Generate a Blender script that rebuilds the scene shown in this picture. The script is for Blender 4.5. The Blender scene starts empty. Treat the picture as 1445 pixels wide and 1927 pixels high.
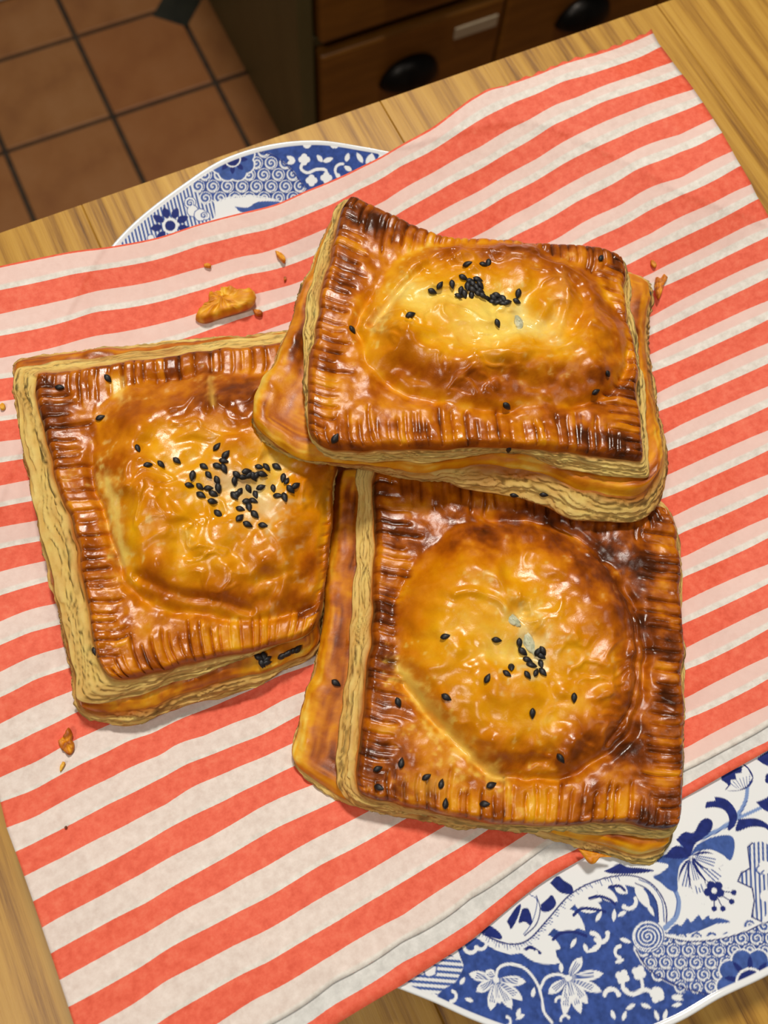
import bpy, math, random
import numpy as np
random.seed(7); RNG = np.random.RandomState(11)

# ------------------------------------------------------------------ camera, light, exposure
T = 0.77            # table height
HC = 0.26           # lens above the table top
FPX = 1600.0
CX, CY = 722.5, 963.5
sc = bpy.context.scene
def _rot(t, y, r):
    ct, st = math.cos(t), math.sin(t); Rx = np.array([[1,0,0],[0,ct,-st],[0,st,ct]])
    cy, sy = math.cos(y), math.sin(y); Rz = np.array([[cy,-sy,0],[sy,cy,0],[0,0,1]])
    cr, sr = math.cos(r), math.sin(r); Rr = np.array([[cr,-sr,0],[sr,cr,0],[0,0,1]])
    return Rz @ Rx @ Rr
RC = _rot(.3156, -.6040, .1643)
cam_d = bpy.data.cameras.new('camera'); cam = bpy.data.objects.new('camera', cam_d)
sc.collection.objects.link(cam); sc.camera = cam
cam_d.sensor_fit = 'HORIZONTAL'; cam_d.sensor_width = 36.0; cam_d.lens = 36.0*FPX/1445.0
cam_d.clip_start = .01; cam_d.clip_end = 30
from mathutils import Matrix, Vector
M4 = Matrix([list(RC[0])+[0], list(RC[1])+[0], list(RC[2])+[T+HC], [0,0,0,1]])
cam.matrix_world = M4
cam_d.dof.use_dof = True; cam_d.dof.focus_distance = .245; cam_d.dof.aperture_fstop = 21.0

w = bpy.data.worlds.new('room_light'); sc.world = w; w.use_nodes = True
w.node_tree.nodes['Background'].inputs[0].default_value = (1.0, .88, .74, 1)
w.node_tree.nodes['Background'].inputs[1].default_value = .10

def lamp(name, loc, target, power, size, col):
    d = bpy.data.lights.new(name, 'AREA'); d.shape = 'DISK'; d.size = size; d.energy = power; d.color = col
    o = bpy.data.objects.new(name, d); sc.collection.objects.link(o); o.location = loc
    o.rotation_euler = (Vector(target)-Vector(loc)).to_track_quat('-Z', 'Y').to_euler()
    return o
lamp('ceiling_lamp', (.33, .62, T+1.15), (.07, .06, T), 24, .20, (1.0, .93, .84))
lamp('ceiling_lamp', (-.55, -.15, T+1.25), (.07, .06, T), 10.5, .24, (1.0, .93, .84))
lamp('ceiling_lamp', (.75, -.45, T+1.30), (.07, .06, T), 3.5, .30, (1.0, .93, .84))
sc.view_settings.view_transform = 'Standard'; sc.view_settings.look = 'None'
sc.view_settings.gamma = 1.0; sc.view_settings.use_curve_mapping = False
sc.view_settings.exposure = -0.87

# ------------------------------------------------------------------ helpers
def P(px, py, z=0.0):
    """photo pixel -> point at height z (metres above the table)"""
    px = np.asarray(px, float); py = np.asarray(py, float); z = np.asarray(z, float)
    c = np.stack([px-CX, -(py-CY), np.full(px.shape, -FPX)], -1)
    d = c @ RC.T
    t = (z-HC)/d[..., 2]
    return np.stack([d[..., 0]*t, d[..., 1]*t, z+0*t], -1)
def proj(p):
    q = (np.asarray(p)-np.array([0, 0, HC])) @ RC
    return np.stack([CX-FPX*q[..., 0]/q[..., 2], CY+FPX*q[..., 1]/q[..., 2]], -1)
def lin(c):
    c = np.asarray(c, float)/255.0
    return np.where(c <= .04045, c/12.92, ((c+.055)/1.055)**2.4)
def L4(c): return tuple(lin(c))+(1.0,)
def sstep(a, b, x):
    t = np.clip((x-a)/(b-a), 0, 1); return t*t*(3-2*t)
_LAT = RNG.rand(256, 256)
def vn(x, y, seed=0):
    x = np.asarray(x, float)+seed*17.31; y = np.asarray(y, float)+seed*9.73
    xi = np.floor(x).astype(int); yi = np.floor(y).astype(int); fx = x-xi; fy = y-yi
    fx = fx*fx*fx*(fx*(fx*6-15)+10); fy = fy*fy*fy*(fy*(fy*6-15)+10)
    a = _LAT[xi & 255, yi & 255]; b = _LAT[(xi+1) & 255, yi & 255]
    c = _LAT[xi & 255, (yi+1) & 255]; d = _LAT[(xi+1) & 255, (yi+1) & 255]
    return (a*(1-fx)+b*fx)*(1-fy)+(c*(1-fx)+d*fx)*fy
def fbm(x, y, o=4, seed=0):
    s = 0; a = .5; t = 0
    for i in range(o):
        s = s+a*vn(x*2**i, y*2**i, seed+i*3); t += a; a *= .5
    return s/t
def catmull(pts, n):
    """n points, evenly spaced, on a smooth curve through pts"""
    p = np.asarray(pts, float)
    if len(p) > 2:
        e = np.vstack([2*p[0]-p[1], p, 2*p[-1]-p[-2]]); out = []
        for i in range(1, len(e)-2):
            t = np.linspace(0, 1, 24, endpoint=False)[:, None]
            a, b, c, d = e[i-1], e[i], e[i+1], e[i+2]
            out.append(.5*((2*b)+(c-a)*t+(2*a-5*b+4*c-d)*t**2+(3*b-a-3*c+d)*t**3))
        p = np.vstack(out+[p[-1:]])
    s = np.r_[0, np.cumsum(np.linalg.norm(np.diff(p, axis=0), axis=1))]
    q = np.linspace(0, s[-1], n)
    return np.stack([np.interp(q, s, p[:, k]) for k in range(p.shape[1])], -1)
def poly_sd(pts, poly):
    """signed distance to a closed polygon, positive inside"""
    x, y = pts[:, 0], pts[:, 1]; n = len(poly)
    dm = np.full(len(x), 1e9); ins = np.zeros(len(x), bool)
    for i in range(n):
        ax, ay = poly[i]; bx, by = poly[(i+1) % n]
        ex, ey = bx-ax, by-ay; l2 = ex*ex+ey*ey+1e-18
        t = np.clip(((x-ax)*ex+(y-ay)*ey)/l2, 0, 1)
        dm = np.minimum(dm, (x-ax-t*ex)**2+(y-ay-t*ey)**2)
        if ay != by:
            c = ((ay > y) != (by > y)) & (x < (bx-ax)*(y-ay)/(by-ay)+ax); ins ^= c
    d = np.sqrt(dm); return np.where(ins, d, -d)
def line_d(pts, line):
    x, y = pts[:, 0], pts[:, 1]; dm = np.full(len(x), 1e9)
    for i in range(len(line)-1):
        ax, ay = line[i]; ex, ey = line[i+1][0]-ax, line[i+1][1]-ay
        t = np.clip(((x-ax)*ex+(y-ay)*ey)/(ex*ex+ey*ey+1e-18), 0, 1)
        dm = np.minimum(dm, (x-ax-t*ex)**2+(y-ay-t*ey)**2)
    return np.sqrt(dm)

COL = sc.collection
def tag(o, label=None, cat=None, group=None, kind=None):
    if label: o['label'] = label
    if cat: o['category'] = cat
    if group: o['group'] = group
    if kind: o['kind'] = kind
    return o
def empty(name, loc):
    o = bpy.data.objects.new(name, None); COL.objects.link(o); o.location = loc; o.empty_display_size = .02
    return o
def mesh_data(name, V, quads=None, tris=None, ngons=None, smooth=True):
    me = bpy.data.meshes.new(name)
    lists = []
    if quads is not None and len(quads): lists.append((np.asarray(quads, np.int32), 4))
    if tris is not None and len(tris): lists.append((np.asarray(tris, np.int32), 3))
    loops = [a.ravel() for a, k in lists]; tot = [np.full(len(a), k, np.int32) for a, k in lists]
    for g in (ngons or []):
        loops.append(np.asarray(g, np.int32)); tot.append(np.array([len(g)], np.int32))
    loops = np.concatenate(loops); tot = np.concatenate(tot)
    start = np.r_[0, np.cumsum(tot)[:-1]].astype(np.int32)
    me.vertices.add(len(V)); me.vertices.foreach_set('co', np.asarray(V, np.float32).ravel())
    me.loops.add(len(loops)); me.loops.foreach_set('vertex_index', loops.astype(np.int32))
    me.polygons.add(len(tot)); me.polygons.foreach_set('loop_start', start); me.polygons.foreach_set('loop_total', tot)
    me.update(calc_edges=True); me.validate()
    me.polygons.foreach_set('use_smooth', np.full(len(me.polygons), smooth, bool))
    return me
def add_col(me, cols, name='Col'):
    a = me.color_attributes.new(name, 'FLOAT_COLOR', 'POINT')
    c = np.ones((len(me.vertices), 4), np.float32); c[:, :cols.shape[1]] = cols
    a.data.foreach_set('color', c.ravel())
def add_float(me, vals, name):
    a = me.attributes.new(name, 'FLOAT', 'POINT'); a.data.foreach_set('value', np.asarray(vals, np.float32))
def obj(name, me, mat, parent=None, loc=(0, 0, 0)):
    o = bpy.data.objects.new(name, me); COL.objects.link(o); o.location = loc
    if mat and not me.materials: me.materials.append(mat)
    if parent: o.parent = parent
    return o
def grid_quads(nr, nc, wrap=False, off=0):
    i = np.arange(nr-1)[:, None]; j = np.arange(nc if wrap else nc-1)[None, :]; j2 = (j+1) % nc
    return (np.stack([i*nc+j, i*nc+j2, (i+1)*nc+j2, (i+1)*nc+j], -1).reshape(-1, 4)+off)
import bmesh
def bev_box(name, sx, sy, sz, b=.001, seg=1):
    """box standing on z=0, centred in x and y"""
    bm = bmesh.new(); bmesh.ops.create_cube(bm, size=1)
    for v in bm.verts: v.co = Vector((v.co.x*sx, v.co.y*sy, (v.co.z+.5)*sz))
    if b: bmesh.ops.bevel(bm, geom=list(bm.edges), offset=b, segments=seg, affect='EDGES', profile=.5)
    me = bpy.data.meshes.new(name); bm.to_mesh(me); bm.free(); return me

# ------------------------------------------------------------------ materials
def mat(name, base=(128, 128, 128), rough=.5, **kw):
    m = bpy.data.materials.new(name); m.use_nodes = True
    b = m.node_tree.nodes['Principled BSDF']
    b.inputs['Base Color'].default_value = L4(base); b.inputs['Roughness'].default_value = rough
    for k, v in kw.items(): b.inputs[k].default_value = v
    return m, m.node_tree, b
def N(nt, t, **kw):
    n = nt.nodes.new(t)
    for k, v in kw.items(): setattr(n, k, v)
    return n
def mathn(nt, op, a, b=None, clamp=False):
    n = N(nt, 'ShaderNodeMath', operation=op, use_clamp=clamp)
    for i, v in enumerate((a, b)):
        if v is None: continue
        if isinstance(v, (int, float)): n.inputs[i].default_value = v
        else: nt.links.new(v, n.inputs[i])
    return n.outputs[0]
def mixc(nt, f, a, b, mode='MIX'):
    n = N(nt, 'ShaderNodeMix', data_type='RGBA', blend_type=mode)
    for s, v in ((n.inputs[0], f), (n.inputs[6], a), (n.inputs[7], b)):
        if isinstance(v, (int, float)): s.default_value = v
        elif isinstance(v, tuple): s.default_value = v
        else: nt.links.new(v, s)
    return n.outputs[2]
def noise(nt, scale, detail=4, rough=.5, vec=None, mapping=None, coord='Object'):
    tc = N(nt, 'ShaderNodeTexCoord'); n = N(nt, 'ShaderNodeTexNoise')
    n.inputs['Scale'].default_value = scale; n.inputs['Detail'].default_value = detail; n.inputs['Roughness'].default_value = rough
    src = vec if vec is not None else tc.outputs[coord]
    if mapping:
        mp = N(nt, 'ShaderNodeMapping'); mp.inputs['Scale'].default_value = mapping; nt.links.new(src, mp.inputs[0]); src = mp.outputs[0]
    nt.links.new(src, n.inputs['Vector']); return n
def ramp(nt, f, stops):
    r = N(nt, 'ShaderNodeValToRGB'); e = r.color_ramp.elements
    while len(e) < len(stops): e.new(.5)
    for i, (p, c) in enumerate(stops): e[i].position = p; e[i].color = L4(c)
    nt.links.new(f, r.inputs[0]); return r.outputs[0]
def bump(nt, b, h, dist, strength=1.0):
    n = N(nt, 'ShaderNodeBump'); n.inputs['Distance'].default_value = dist; n.inputs['Strength'].default_value = strength
    nt.links.new(h, n.inputs['Height']); nt.links.new(n.outputs[0], b.inputs['Normal'])

# oak
m_oak, nt, b = mat('oak', rough=.42)
tc = N(nt, 'ShaderNodeTexCoord'); oi = N(nt, 'ShaderNodeObjectInfo')
vadd = N(nt, 'ShaderNodeVectorMath', operation='ADD'); nt.links.new(tc.outputs['Object'], vadd.inputs[0])
cmb = N(nt, 'ShaderNodeCombineXYZ')
nt.links.new(mathn(nt, 'MULTIPLY', oi.outputs['Random'], 37.0), cmb.inputs[0]); nt.links.new(mathn(nt, 'MULTIPLY', oi.outputs['Random'], 91.0), cmb.inputs[1])
nt.links.new(cmb.outputs[0], vadd.inputs[1])
big = noise(nt, 6, 3, .5, vec=vadd.outputs[0], mapping=(5, .8, 1))
fine = noise(nt, 60, 6, .7, vec=vadd.outputs[0], mapping=(9, .28, 1))
wv = N(nt, 'ShaderNodeTexWave', wave_type='BANDS', bands_direction='X'); wv.inputs['Scale'].default_value = 26
wv.inputs['Distortion'].default_value = 9; wv.inputs['Detail'].default_value = 3; wv.inputs['Detail Scale'].default_value = 1.2
mp = N(nt, 'ShaderNodeMapping'); mp.inputs['Scale'].default_value = (1, .10, 1); nt.links.new(vadd.outputs[0], mp.inputs[0]); nt.links.new(mp.outputs[0], wv.inputs[0])
g = mathn(nt, 'ADD', mathn(nt, 'MULTIPLY', wv.outputs[1], .16), mathn(nt, 'MULTIPLY', fine.outputs[0], .66))
g = mathn(nt, 'ADD', g, mathn(nt, 'MULTIPLY', big.outputs[0], .30))
c = ramp(nt, g, [(.35, (98, 62, 16)), (.44, (148, 104, 32)), (.56, (180, 134, 48)), (.75, (198, 154, 64))])
nt.links.new(c, b.inputs['Base Color']); bump(nt, b, g, .0004, .35)

# terracotta
m_terra, nt, b = mat('terracotta', rough=.48)
oi = N(nt, 'ShaderNodeObjectInfo'); n1 = noise(nt, 14, 5, .6)
c = ramp(nt, n1.outputs[0], [(.25, (140, 90, 50)), (.5, (162, 110, 62)), (.75, (172, 122, 76))])
c = mixc(nt, mathn(nt, 'MULTIPLY', oi.outputs['Random'], .5), c, L4((150, 84, 38)))
nt.links.new(c, b.inputs['Base Color']); bump(nt, b, n1.outputs[0], .001, .3)
m_grout, nt, b = mat('grout', (62, 50, 38), .9)
n1 = noise(nt, 60, 4); nt.links.new(ramp(nt, n1.outputs[0], [(.3, (48, 38, 28)), (.7, (74, 60, 46))]), b.inputs['Base Color'])
m_slate, nt, b = mat('dark_slate', (30, 34, 26), .5)
n1 = noise(nt, 30, 4); nt.links.new(ramp(nt, n1.outputs[0], [(.3, (24, 28, 22)), (.7, (42, 44, 34))]), b.inputs['Base Color'])
m_wall, nt, b = mat('plaster', (206, 196, 176), .8)
n1 = noise(nt, 8, 3); nt.links.new(ramp(nt, n1.outputs[0], [(.3, (200, 190, 170)), (.7, (212, 203, 184))]), b.inputs['Base Color'])
m_base, nt, b = mat('painted_skirting', (214, 210, 198), .45)
n1 = noise(nt, 20, 3); nt.links.new(ramp(nt, n1.outputs[0], [(.3, (208, 204, 192)), (.7, (220, 216, 205))]), b.inputs['Base Color'])
def wood_mat(name, a, bb, rough, mapping, s=10):
    m, nt, b = mat(name, a, rough); n1 = noise(nt, s, 5, .6, mapping=mapping)
    nt.links.new(ramp(nt, n1.outputs[0], [(.3, a), (.7, bb)]), b.inputs['Base Color']); return m
m_drawer = wood_mat('drawer_wood', (108, 66, 14), (132, 84, 24), .4, (1.5, 6, 9))
m_frame = wood_mat('painted_frame', (82, 76, 42), (94, 88, 52), .5, (3, 3, 1))
m_iron = wood_mat('dark_metal', (26, 24, 22), (44, 40, 36), .35, (4, 4, 4))
m_iron.node_tree.nodes['Principled BSDF'].inputs['Metallic'].default_value = .8
m_card = wood_mat('label_card', (176, 160, 130), (190, 174, 146), .6, (8, 8, 8))

# glazed china: print colour sits on the vertices
m_china, nt, b = mat('china_glaze', rough=.12)
at = N(nt, 'ShaderNodeAttribute', attribute_name='Col'); nt.links.new(at.outputs[0], b.inputs['Base Color'])
b.inputs['Coat Weight'].default_value = .4; b.inputs['Coat Roughness'].default_value = .08

# paper: stripes across UV.y
def paper_mat(name, back=False):
    m, nt, b = mat(name, rough=.62)
    uv = N(nt, 'ShaderNodeAttribute', attribute_name='stripe'); u = N(nt, 'ShaderNodeAttribute', attribute_name='along')
    k = uv.outputs['Fac']
    wob = noise(nt, 900, 3, .6)
    kk = mathn(nt, 'ADD', k, mathn(nt, 'MULTIPLY', mathn(nt, 'SUBTRACT', wob.outputs[0], .5), .025))
    fr = mathn(nt, 'FRACT', mathn(nt, 'MULTIPLY', mathn(nt, 'SUBTRACT', kk, .62) if back else kk, .5))
    red = mathn(nt, 'LESS_THAN', fr, .5)
    fib = noise(nt, 420, 4, .7); blot = noise(nt, 30, 3, .5)
    white = ramp(nt, fib.outputs[0], [(.3, (206, 198, 188)), (.55, (224, 219, 210)), (.75, (236, 232, 224))])
    if back:
        white = ramp(nt, fib.outputs[0], [(.3, (196, 196, 192)), (.7, (224, 224, 220))])  # greyer white: shade from the front sheet put into the colour
    else:
        # the second sheet's stripes show faintly through the thin white paper
        w0 = mathn(nt, 'SUBTRACT', mathn(nt, 'MULTIPLY', mathn(nt, 'FRACT', mathn(nt, 'MULTIPLY', k, .5)), 2.0), 1.0)     # 0..1 across a white band
        lim = u.outputs['Fac']
        sm = N(nt, 'ShaderNodeMapRange', interpolation_type='SMOOTHSTEP')
        nt.links.new(w0, sm.inputs[0]); nt.links.new(mathn(nt, 'SUBTRACT', lim, .06), sm.inputs[1]); nt.links.new(mathn(nt, 'ADD', lim, .06), sm.inputs[2])
        sm.inputs[3].default_value = 1; sm.inputs[4].default_value = 0
        pk = mathn(nt, 'MULTIPLY', sm.outputs[0], mathn(nt, 'ADD', .55, mathn(nt, 'MULTIPLY', blot.outputs[0], .5)), True)
        pink = N(nt, 'ShaderNodeAttribute', attribute_name='pink')
        pk = mathn(nt, 'MULTIPLY', pk, pink.outputs['Fac'])
        white = mixc(nt, pk, white, L4((230, 190, 180)))
    rd = ramp(nt, fib.outputs[0], [(.28, (214, 80, 52)), (.5, (230, 98, 70)), (.78, (238, 122, 92))])
    c = mixc(nt, red, white, rd); nt.links.new(c, b.inputs['Base Color'])
    bump(nt, b, fib.outputs[0], .0002, .25)
    b.inputs['Specular IOR Level'].default_value = .35
    return m
m_paper = paper_mat('striped_paper'); m_paper_back = paper_mat('striped_paper_back', True)

# pastry: baked colour and gloss on the vertices, fine blisters from noise
def pastry_mat(name):
    m, nt, b = mat(name, rough=.3)
    at = N(nt, 'ShaderNodeAttribute', attribute_name='Col'); gl = N(nt, 'ShaderNodeAttribute', attribute_name='gloss')
    n1 = noise(nt, 260, 5, .65); n2 = noise(nt, 1300, 4, .65)
    c = mixc(nt, .55, at.outputs[0], ramp(nt, n1.outputs[0], [(.25, (150, 138, 120)), (.5, (188, 188, 188)), (.75, (222, 228, 235))]), 'OVERLAY')
    c = mixc(nt, .6, at.outputs[0], c)
    nt.links.new(c, b.inputs['Base Color'])
    r = mathn(nt, 'SUBTRACT', .74, mathn(nt, 'MULTIPLY', gl.outputs['Fac'], .58))
    nt.links.new(mathn(nt, 'ADD', r, mathn(nt, 'MULTIPLY', mathn(nt, 'SUBTRACT', n1.outputs[0], .5), .25)), b.inputs['Roughness'])
    h = mathn(nt, 'ADD', mathn(nt, 'MULTIPLY', n1.outputs[0], .22), mathn(nt, 'MULTIPLY', n2.outputs[0], .6))
    bump(nt, b, h, .0003, .34)
    b.inputs['Specular IOR Level'].default_value = .42
    return m
m_pastry = pastry_mat('baked_pastry')
m_seed, nt, b = mat('nigella', (22, 20, 22), .5)
n1 = noise(nt, 900, 3); nt.links.new(ramp(nt, n1.outputs[0], [(.3, (14, 13, 15)), (.7, (36, 34, 36))]), b.inputs['Base Color'])
m_fill, nt, b = mat('filling', (206, 206, 170), .45)
n1 = noise(nt, 400, 4); nt.links.new(ramp(nt, n1.outputs[0], [(.3, (150, 158, 128)), (.6, (214, 212, 178))]), b.inputs['Base Color'])

# ------------------------------------------------------------------ the room
TS = .161916; OX, OY = .0930, .99498
I0, I1, J0, J1 = -7, 8, -9, 1
fl = obj('floor', bev_box('floor', (I1-I0+1)*TS, (J1-J0+1)*TS, .02, 0), m_grout, None, (OX+(I0+I1+1)/2*TS-TS/2*0, OY+(J0+J1+1)/2*TS, -.0235))
tag(fl, 'square terracotta floor tiles with dark joints', None, None, 'structure')
flx, fly = fl.location.x, fl.location.y
tile = bev_box('tile', TS-.007, TS-.007, .008, .002, 2)
for i in range(I0, I1+1):
    for j in range(J0, J1+1):
        o = obj('tile', tile, m_terra, fl, (OX+(i+.5)*TS-flx, OY+(j+.5)*TS-fly, .0155+random.uniform(-.0006, .0006)))
dm = bev_box('dark_inset', .058, .058, .006, .001)
for i in (-5, -3, -1, 1, 3, 5):
    for j in (-7, -5, -3, -1, 1):
        o = obj('dark_inset', dm, m_slate, fl, (OX+i*TS-flx, OY+j*TS-fly-.006, .0185)); o.rotation_euler = (0, 0, math.pi/4)
wl = obj('wall_back', bev_box('wall_back', 2.6, .1, 2.4, 0), m_wall, None, (.15, 1.335, 0)); tag(wl, kind='structure')
bb = obj('baseboard_back', bev_box('baseboard_back', 2.6, .022, .12, .004), m_base, None, (.15, 1.273, 0)); tag(bb, kind='structure')

# cabinet with drawers
XC, YF = .304, .768
cab = empty('drawer_cabinet', (XC+.62, 1.0, 0))
tag(cab, 'wooden drawer cabinet with dark cup handles standing on the terracotta floor', 'cabinet')
def cbox(name, x0, x1, y0, y1, z0, z1, m, par=cab, b=.003):
    pl = (par.matrix_world.translation if False else None)
    base = np.array(cab.location)
    if par is not cab: base = base+np.array(par.location)
    return obj(name, bev_box(name, x1-x0, y1-y0, z1-z0, b, 2), m, par, ((x0+x1)/2-base[0], (y0+y1)/2-base[1], z0-base[2]))
CW = 1.24; CH = .56
cbox('side_panel', XC, XC+.02, YF+.004, 1.255, 0, CH, m_frame)
cbox('side_panel', XC+CW-.02, XC+CW, YF+.004, 1.255, 0, CH, m_frame)
cbox('back_panel', XC+.02, XC+CW-.02, 1.235, 1.255, .05, CH, m_frame)
cbox('plinth', XC+.02, XC+CW-.02, YF+.03, YF+.05, 0, .07, m_frame)
cbox('cabinet_top', XC-.008, XC+CW+.008, YF-.012, 1.262, CH, CH+.025, m_drawer)
rails = [.07, .228, .395, CH-.014]
for z in rails: cbox('rail', XC+.02, XC+CW-.02, YF+.01, YF+.05, z, z+.012, m_frame, b=.001)
DW = .268
for c in range(5): 
    if c: cbox('stile', XC+.006+c*.2435-.004, XC+.006+c*.2435+.004, YF+.012, YF+.05, .07, CH-.002, m_frame, b=.001)
def cup_handle(name, w, m, par, loc):
    # half-dome bin pull, open underneath
    nu, nv = 20, 9; V = []
    for jv in range(nv):
        ph = math.pi/2*jv/(nv-1)
        for iu in range(nu):
            th = math.pi*iu/(nu-1)
            V.append((w/2*math.cos(th)*math.cos(ph*.98), -.024*math.sin(ph)-.0005, .034*math.sin(th)*math.cos(ph*.98)-.008))
    V = np.array(V); me = mesh_data(name, V, grid_quads(nv, nu)); o = obj(name, me, m, par, loc)
    s = o.modifiers.new('thick', 'SOLIDIFY'); s.thickness = .003
    return o
dcols = [(.3275, .5825), (.5865, .8445), (.8485, 1.094), (1.098, 1.340), (1.344, 1.520)]
for (z0, z1) in ((.084, .226), (.243, .393), (.409, .544)):
    for ci, (x0, x1) in enumerate(dcols):
        d = cbox('drawer', x0, x1, YF-.006, YF+.018, z0, z1, m_drawer, b=.005)
        zc = (.165 if z0 < .1 else (z0+z1)/2-.005)-z0
        hx = [.450, .713][ci]-(x0+x1)/2 if ci < 2 else 0
        cup_handle('cup_handle', .085, m_iron, d, (hx, -.012, zc-.006))
        if z0 < .1 and ci in (0, 2):
            obj('label_card', bev_box('label_card', .062, .003, .017, .0008), m_card, d, (.543-(.3275+.5825)/2, -.0125, .186-z0))

# ------------------------------------------------------------------ table
tb = empty('dining_table', (.1, -.13, 0))
tag(tb, 'oak plank table top under the plate and striped paper bag', 'table')
YE = .2190
xs = [-.62, -.50, -.38, -.26, -.125, .0, .118, .243, .36, .47, .59, .70, .80]
for a, c in zip(xs[:-1], xs[1:]):
    L = YE+.70
    o = obj('plank', bev_box('plank', c-a-.0001, L, .03, .0003, 1), m_oak, tb, ((a+c)/2-.1, (YE-.70)/2+.13, T-.03))
for sx in (-.52, .70):
    for sy in (-.62, .14):
        obj('leg', bev_box('leg', .07, .07, T-.03, .004), m_oak, tb, (sx-.1, sy+.13, 0))
for sy in (-.62, .14): obj('apron', bev_box('apron', 1.15, .022, .09, .002), m_oak, tb, (.09-.1, sy+.13, T-.12))

# ------------------------------------------------------------------ plate
PC = np.array([.0715, .0559])
_ra = [(-150, 137), (-138, 131.5), (-130, 131), (-127, 132), (-122, 134.3), (-118, 137.4), (-112, 142), (-104, 146), (-97, 146), (-92, 145.2), (-87, 146.4), (-78, 149),
       (-66, 146), (-54, 138), (-44, 133), (-34, 138), (-20, 146), (-8, 145.5), (4, 148), (18, 143), (30, 134), (42, 136), (56, 140), (66, 133), (75, 128.8), (79, 132.5), (86, 140.3), (93, 145),
       (99, 146.8), (105, 146.0), (118, 144.6), (130, 139), (142, 133), (154, 138), (168, 145), (180, 143.5), (192, 144), (202, 141)]
_an = np.array([a for a, r in _ra], float); _rr = np.array([r for a, r in _ra], float)
def plateR(th):
    """outline radius (m) at angle th (radians): smooth periodic interpolation"""
    d = (np.degrees(th)+150) % 360-150
    a = np.r_[_an[-3:]-360, _an, _an[:3]+360]; r = np.r_[_rr[-3:], _rr, _rr[:3]]
    sl = np.gradient(r, a)
    i = np.clip(np.searchsorted(a, d)-1, 0, len(a)-2); h = a[i+1]-a[i]; t = (d-a[i])/h
    return ((2*t**3-3*t**2+1)*r[i]+(t**3-2*t**2+t)*h*sl[i]+(-2*t**3+3*t**2)*r[i+1]+(t**3-t**2)*h*sl[i+1])*.001
def plateZ(rho):
    return .005+.0145*np.clip((rho-.60)/.40, 0, 1.0)**1.25
def plate_xy(px, py):
    z = np.full(np.shape(px), .015)
    for _ in range(6):
        q = P(px, py, z); dx = q[..., 0]-PC[0]; dy = q[..., 1]-PC[1]
        z = plateZ(np.hypot(dx, dy)/plateR(np.arctan2(dy, dx)))
    return np.stack([dx, dy], -1)*1000          # mm, plate centre = 0
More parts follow.
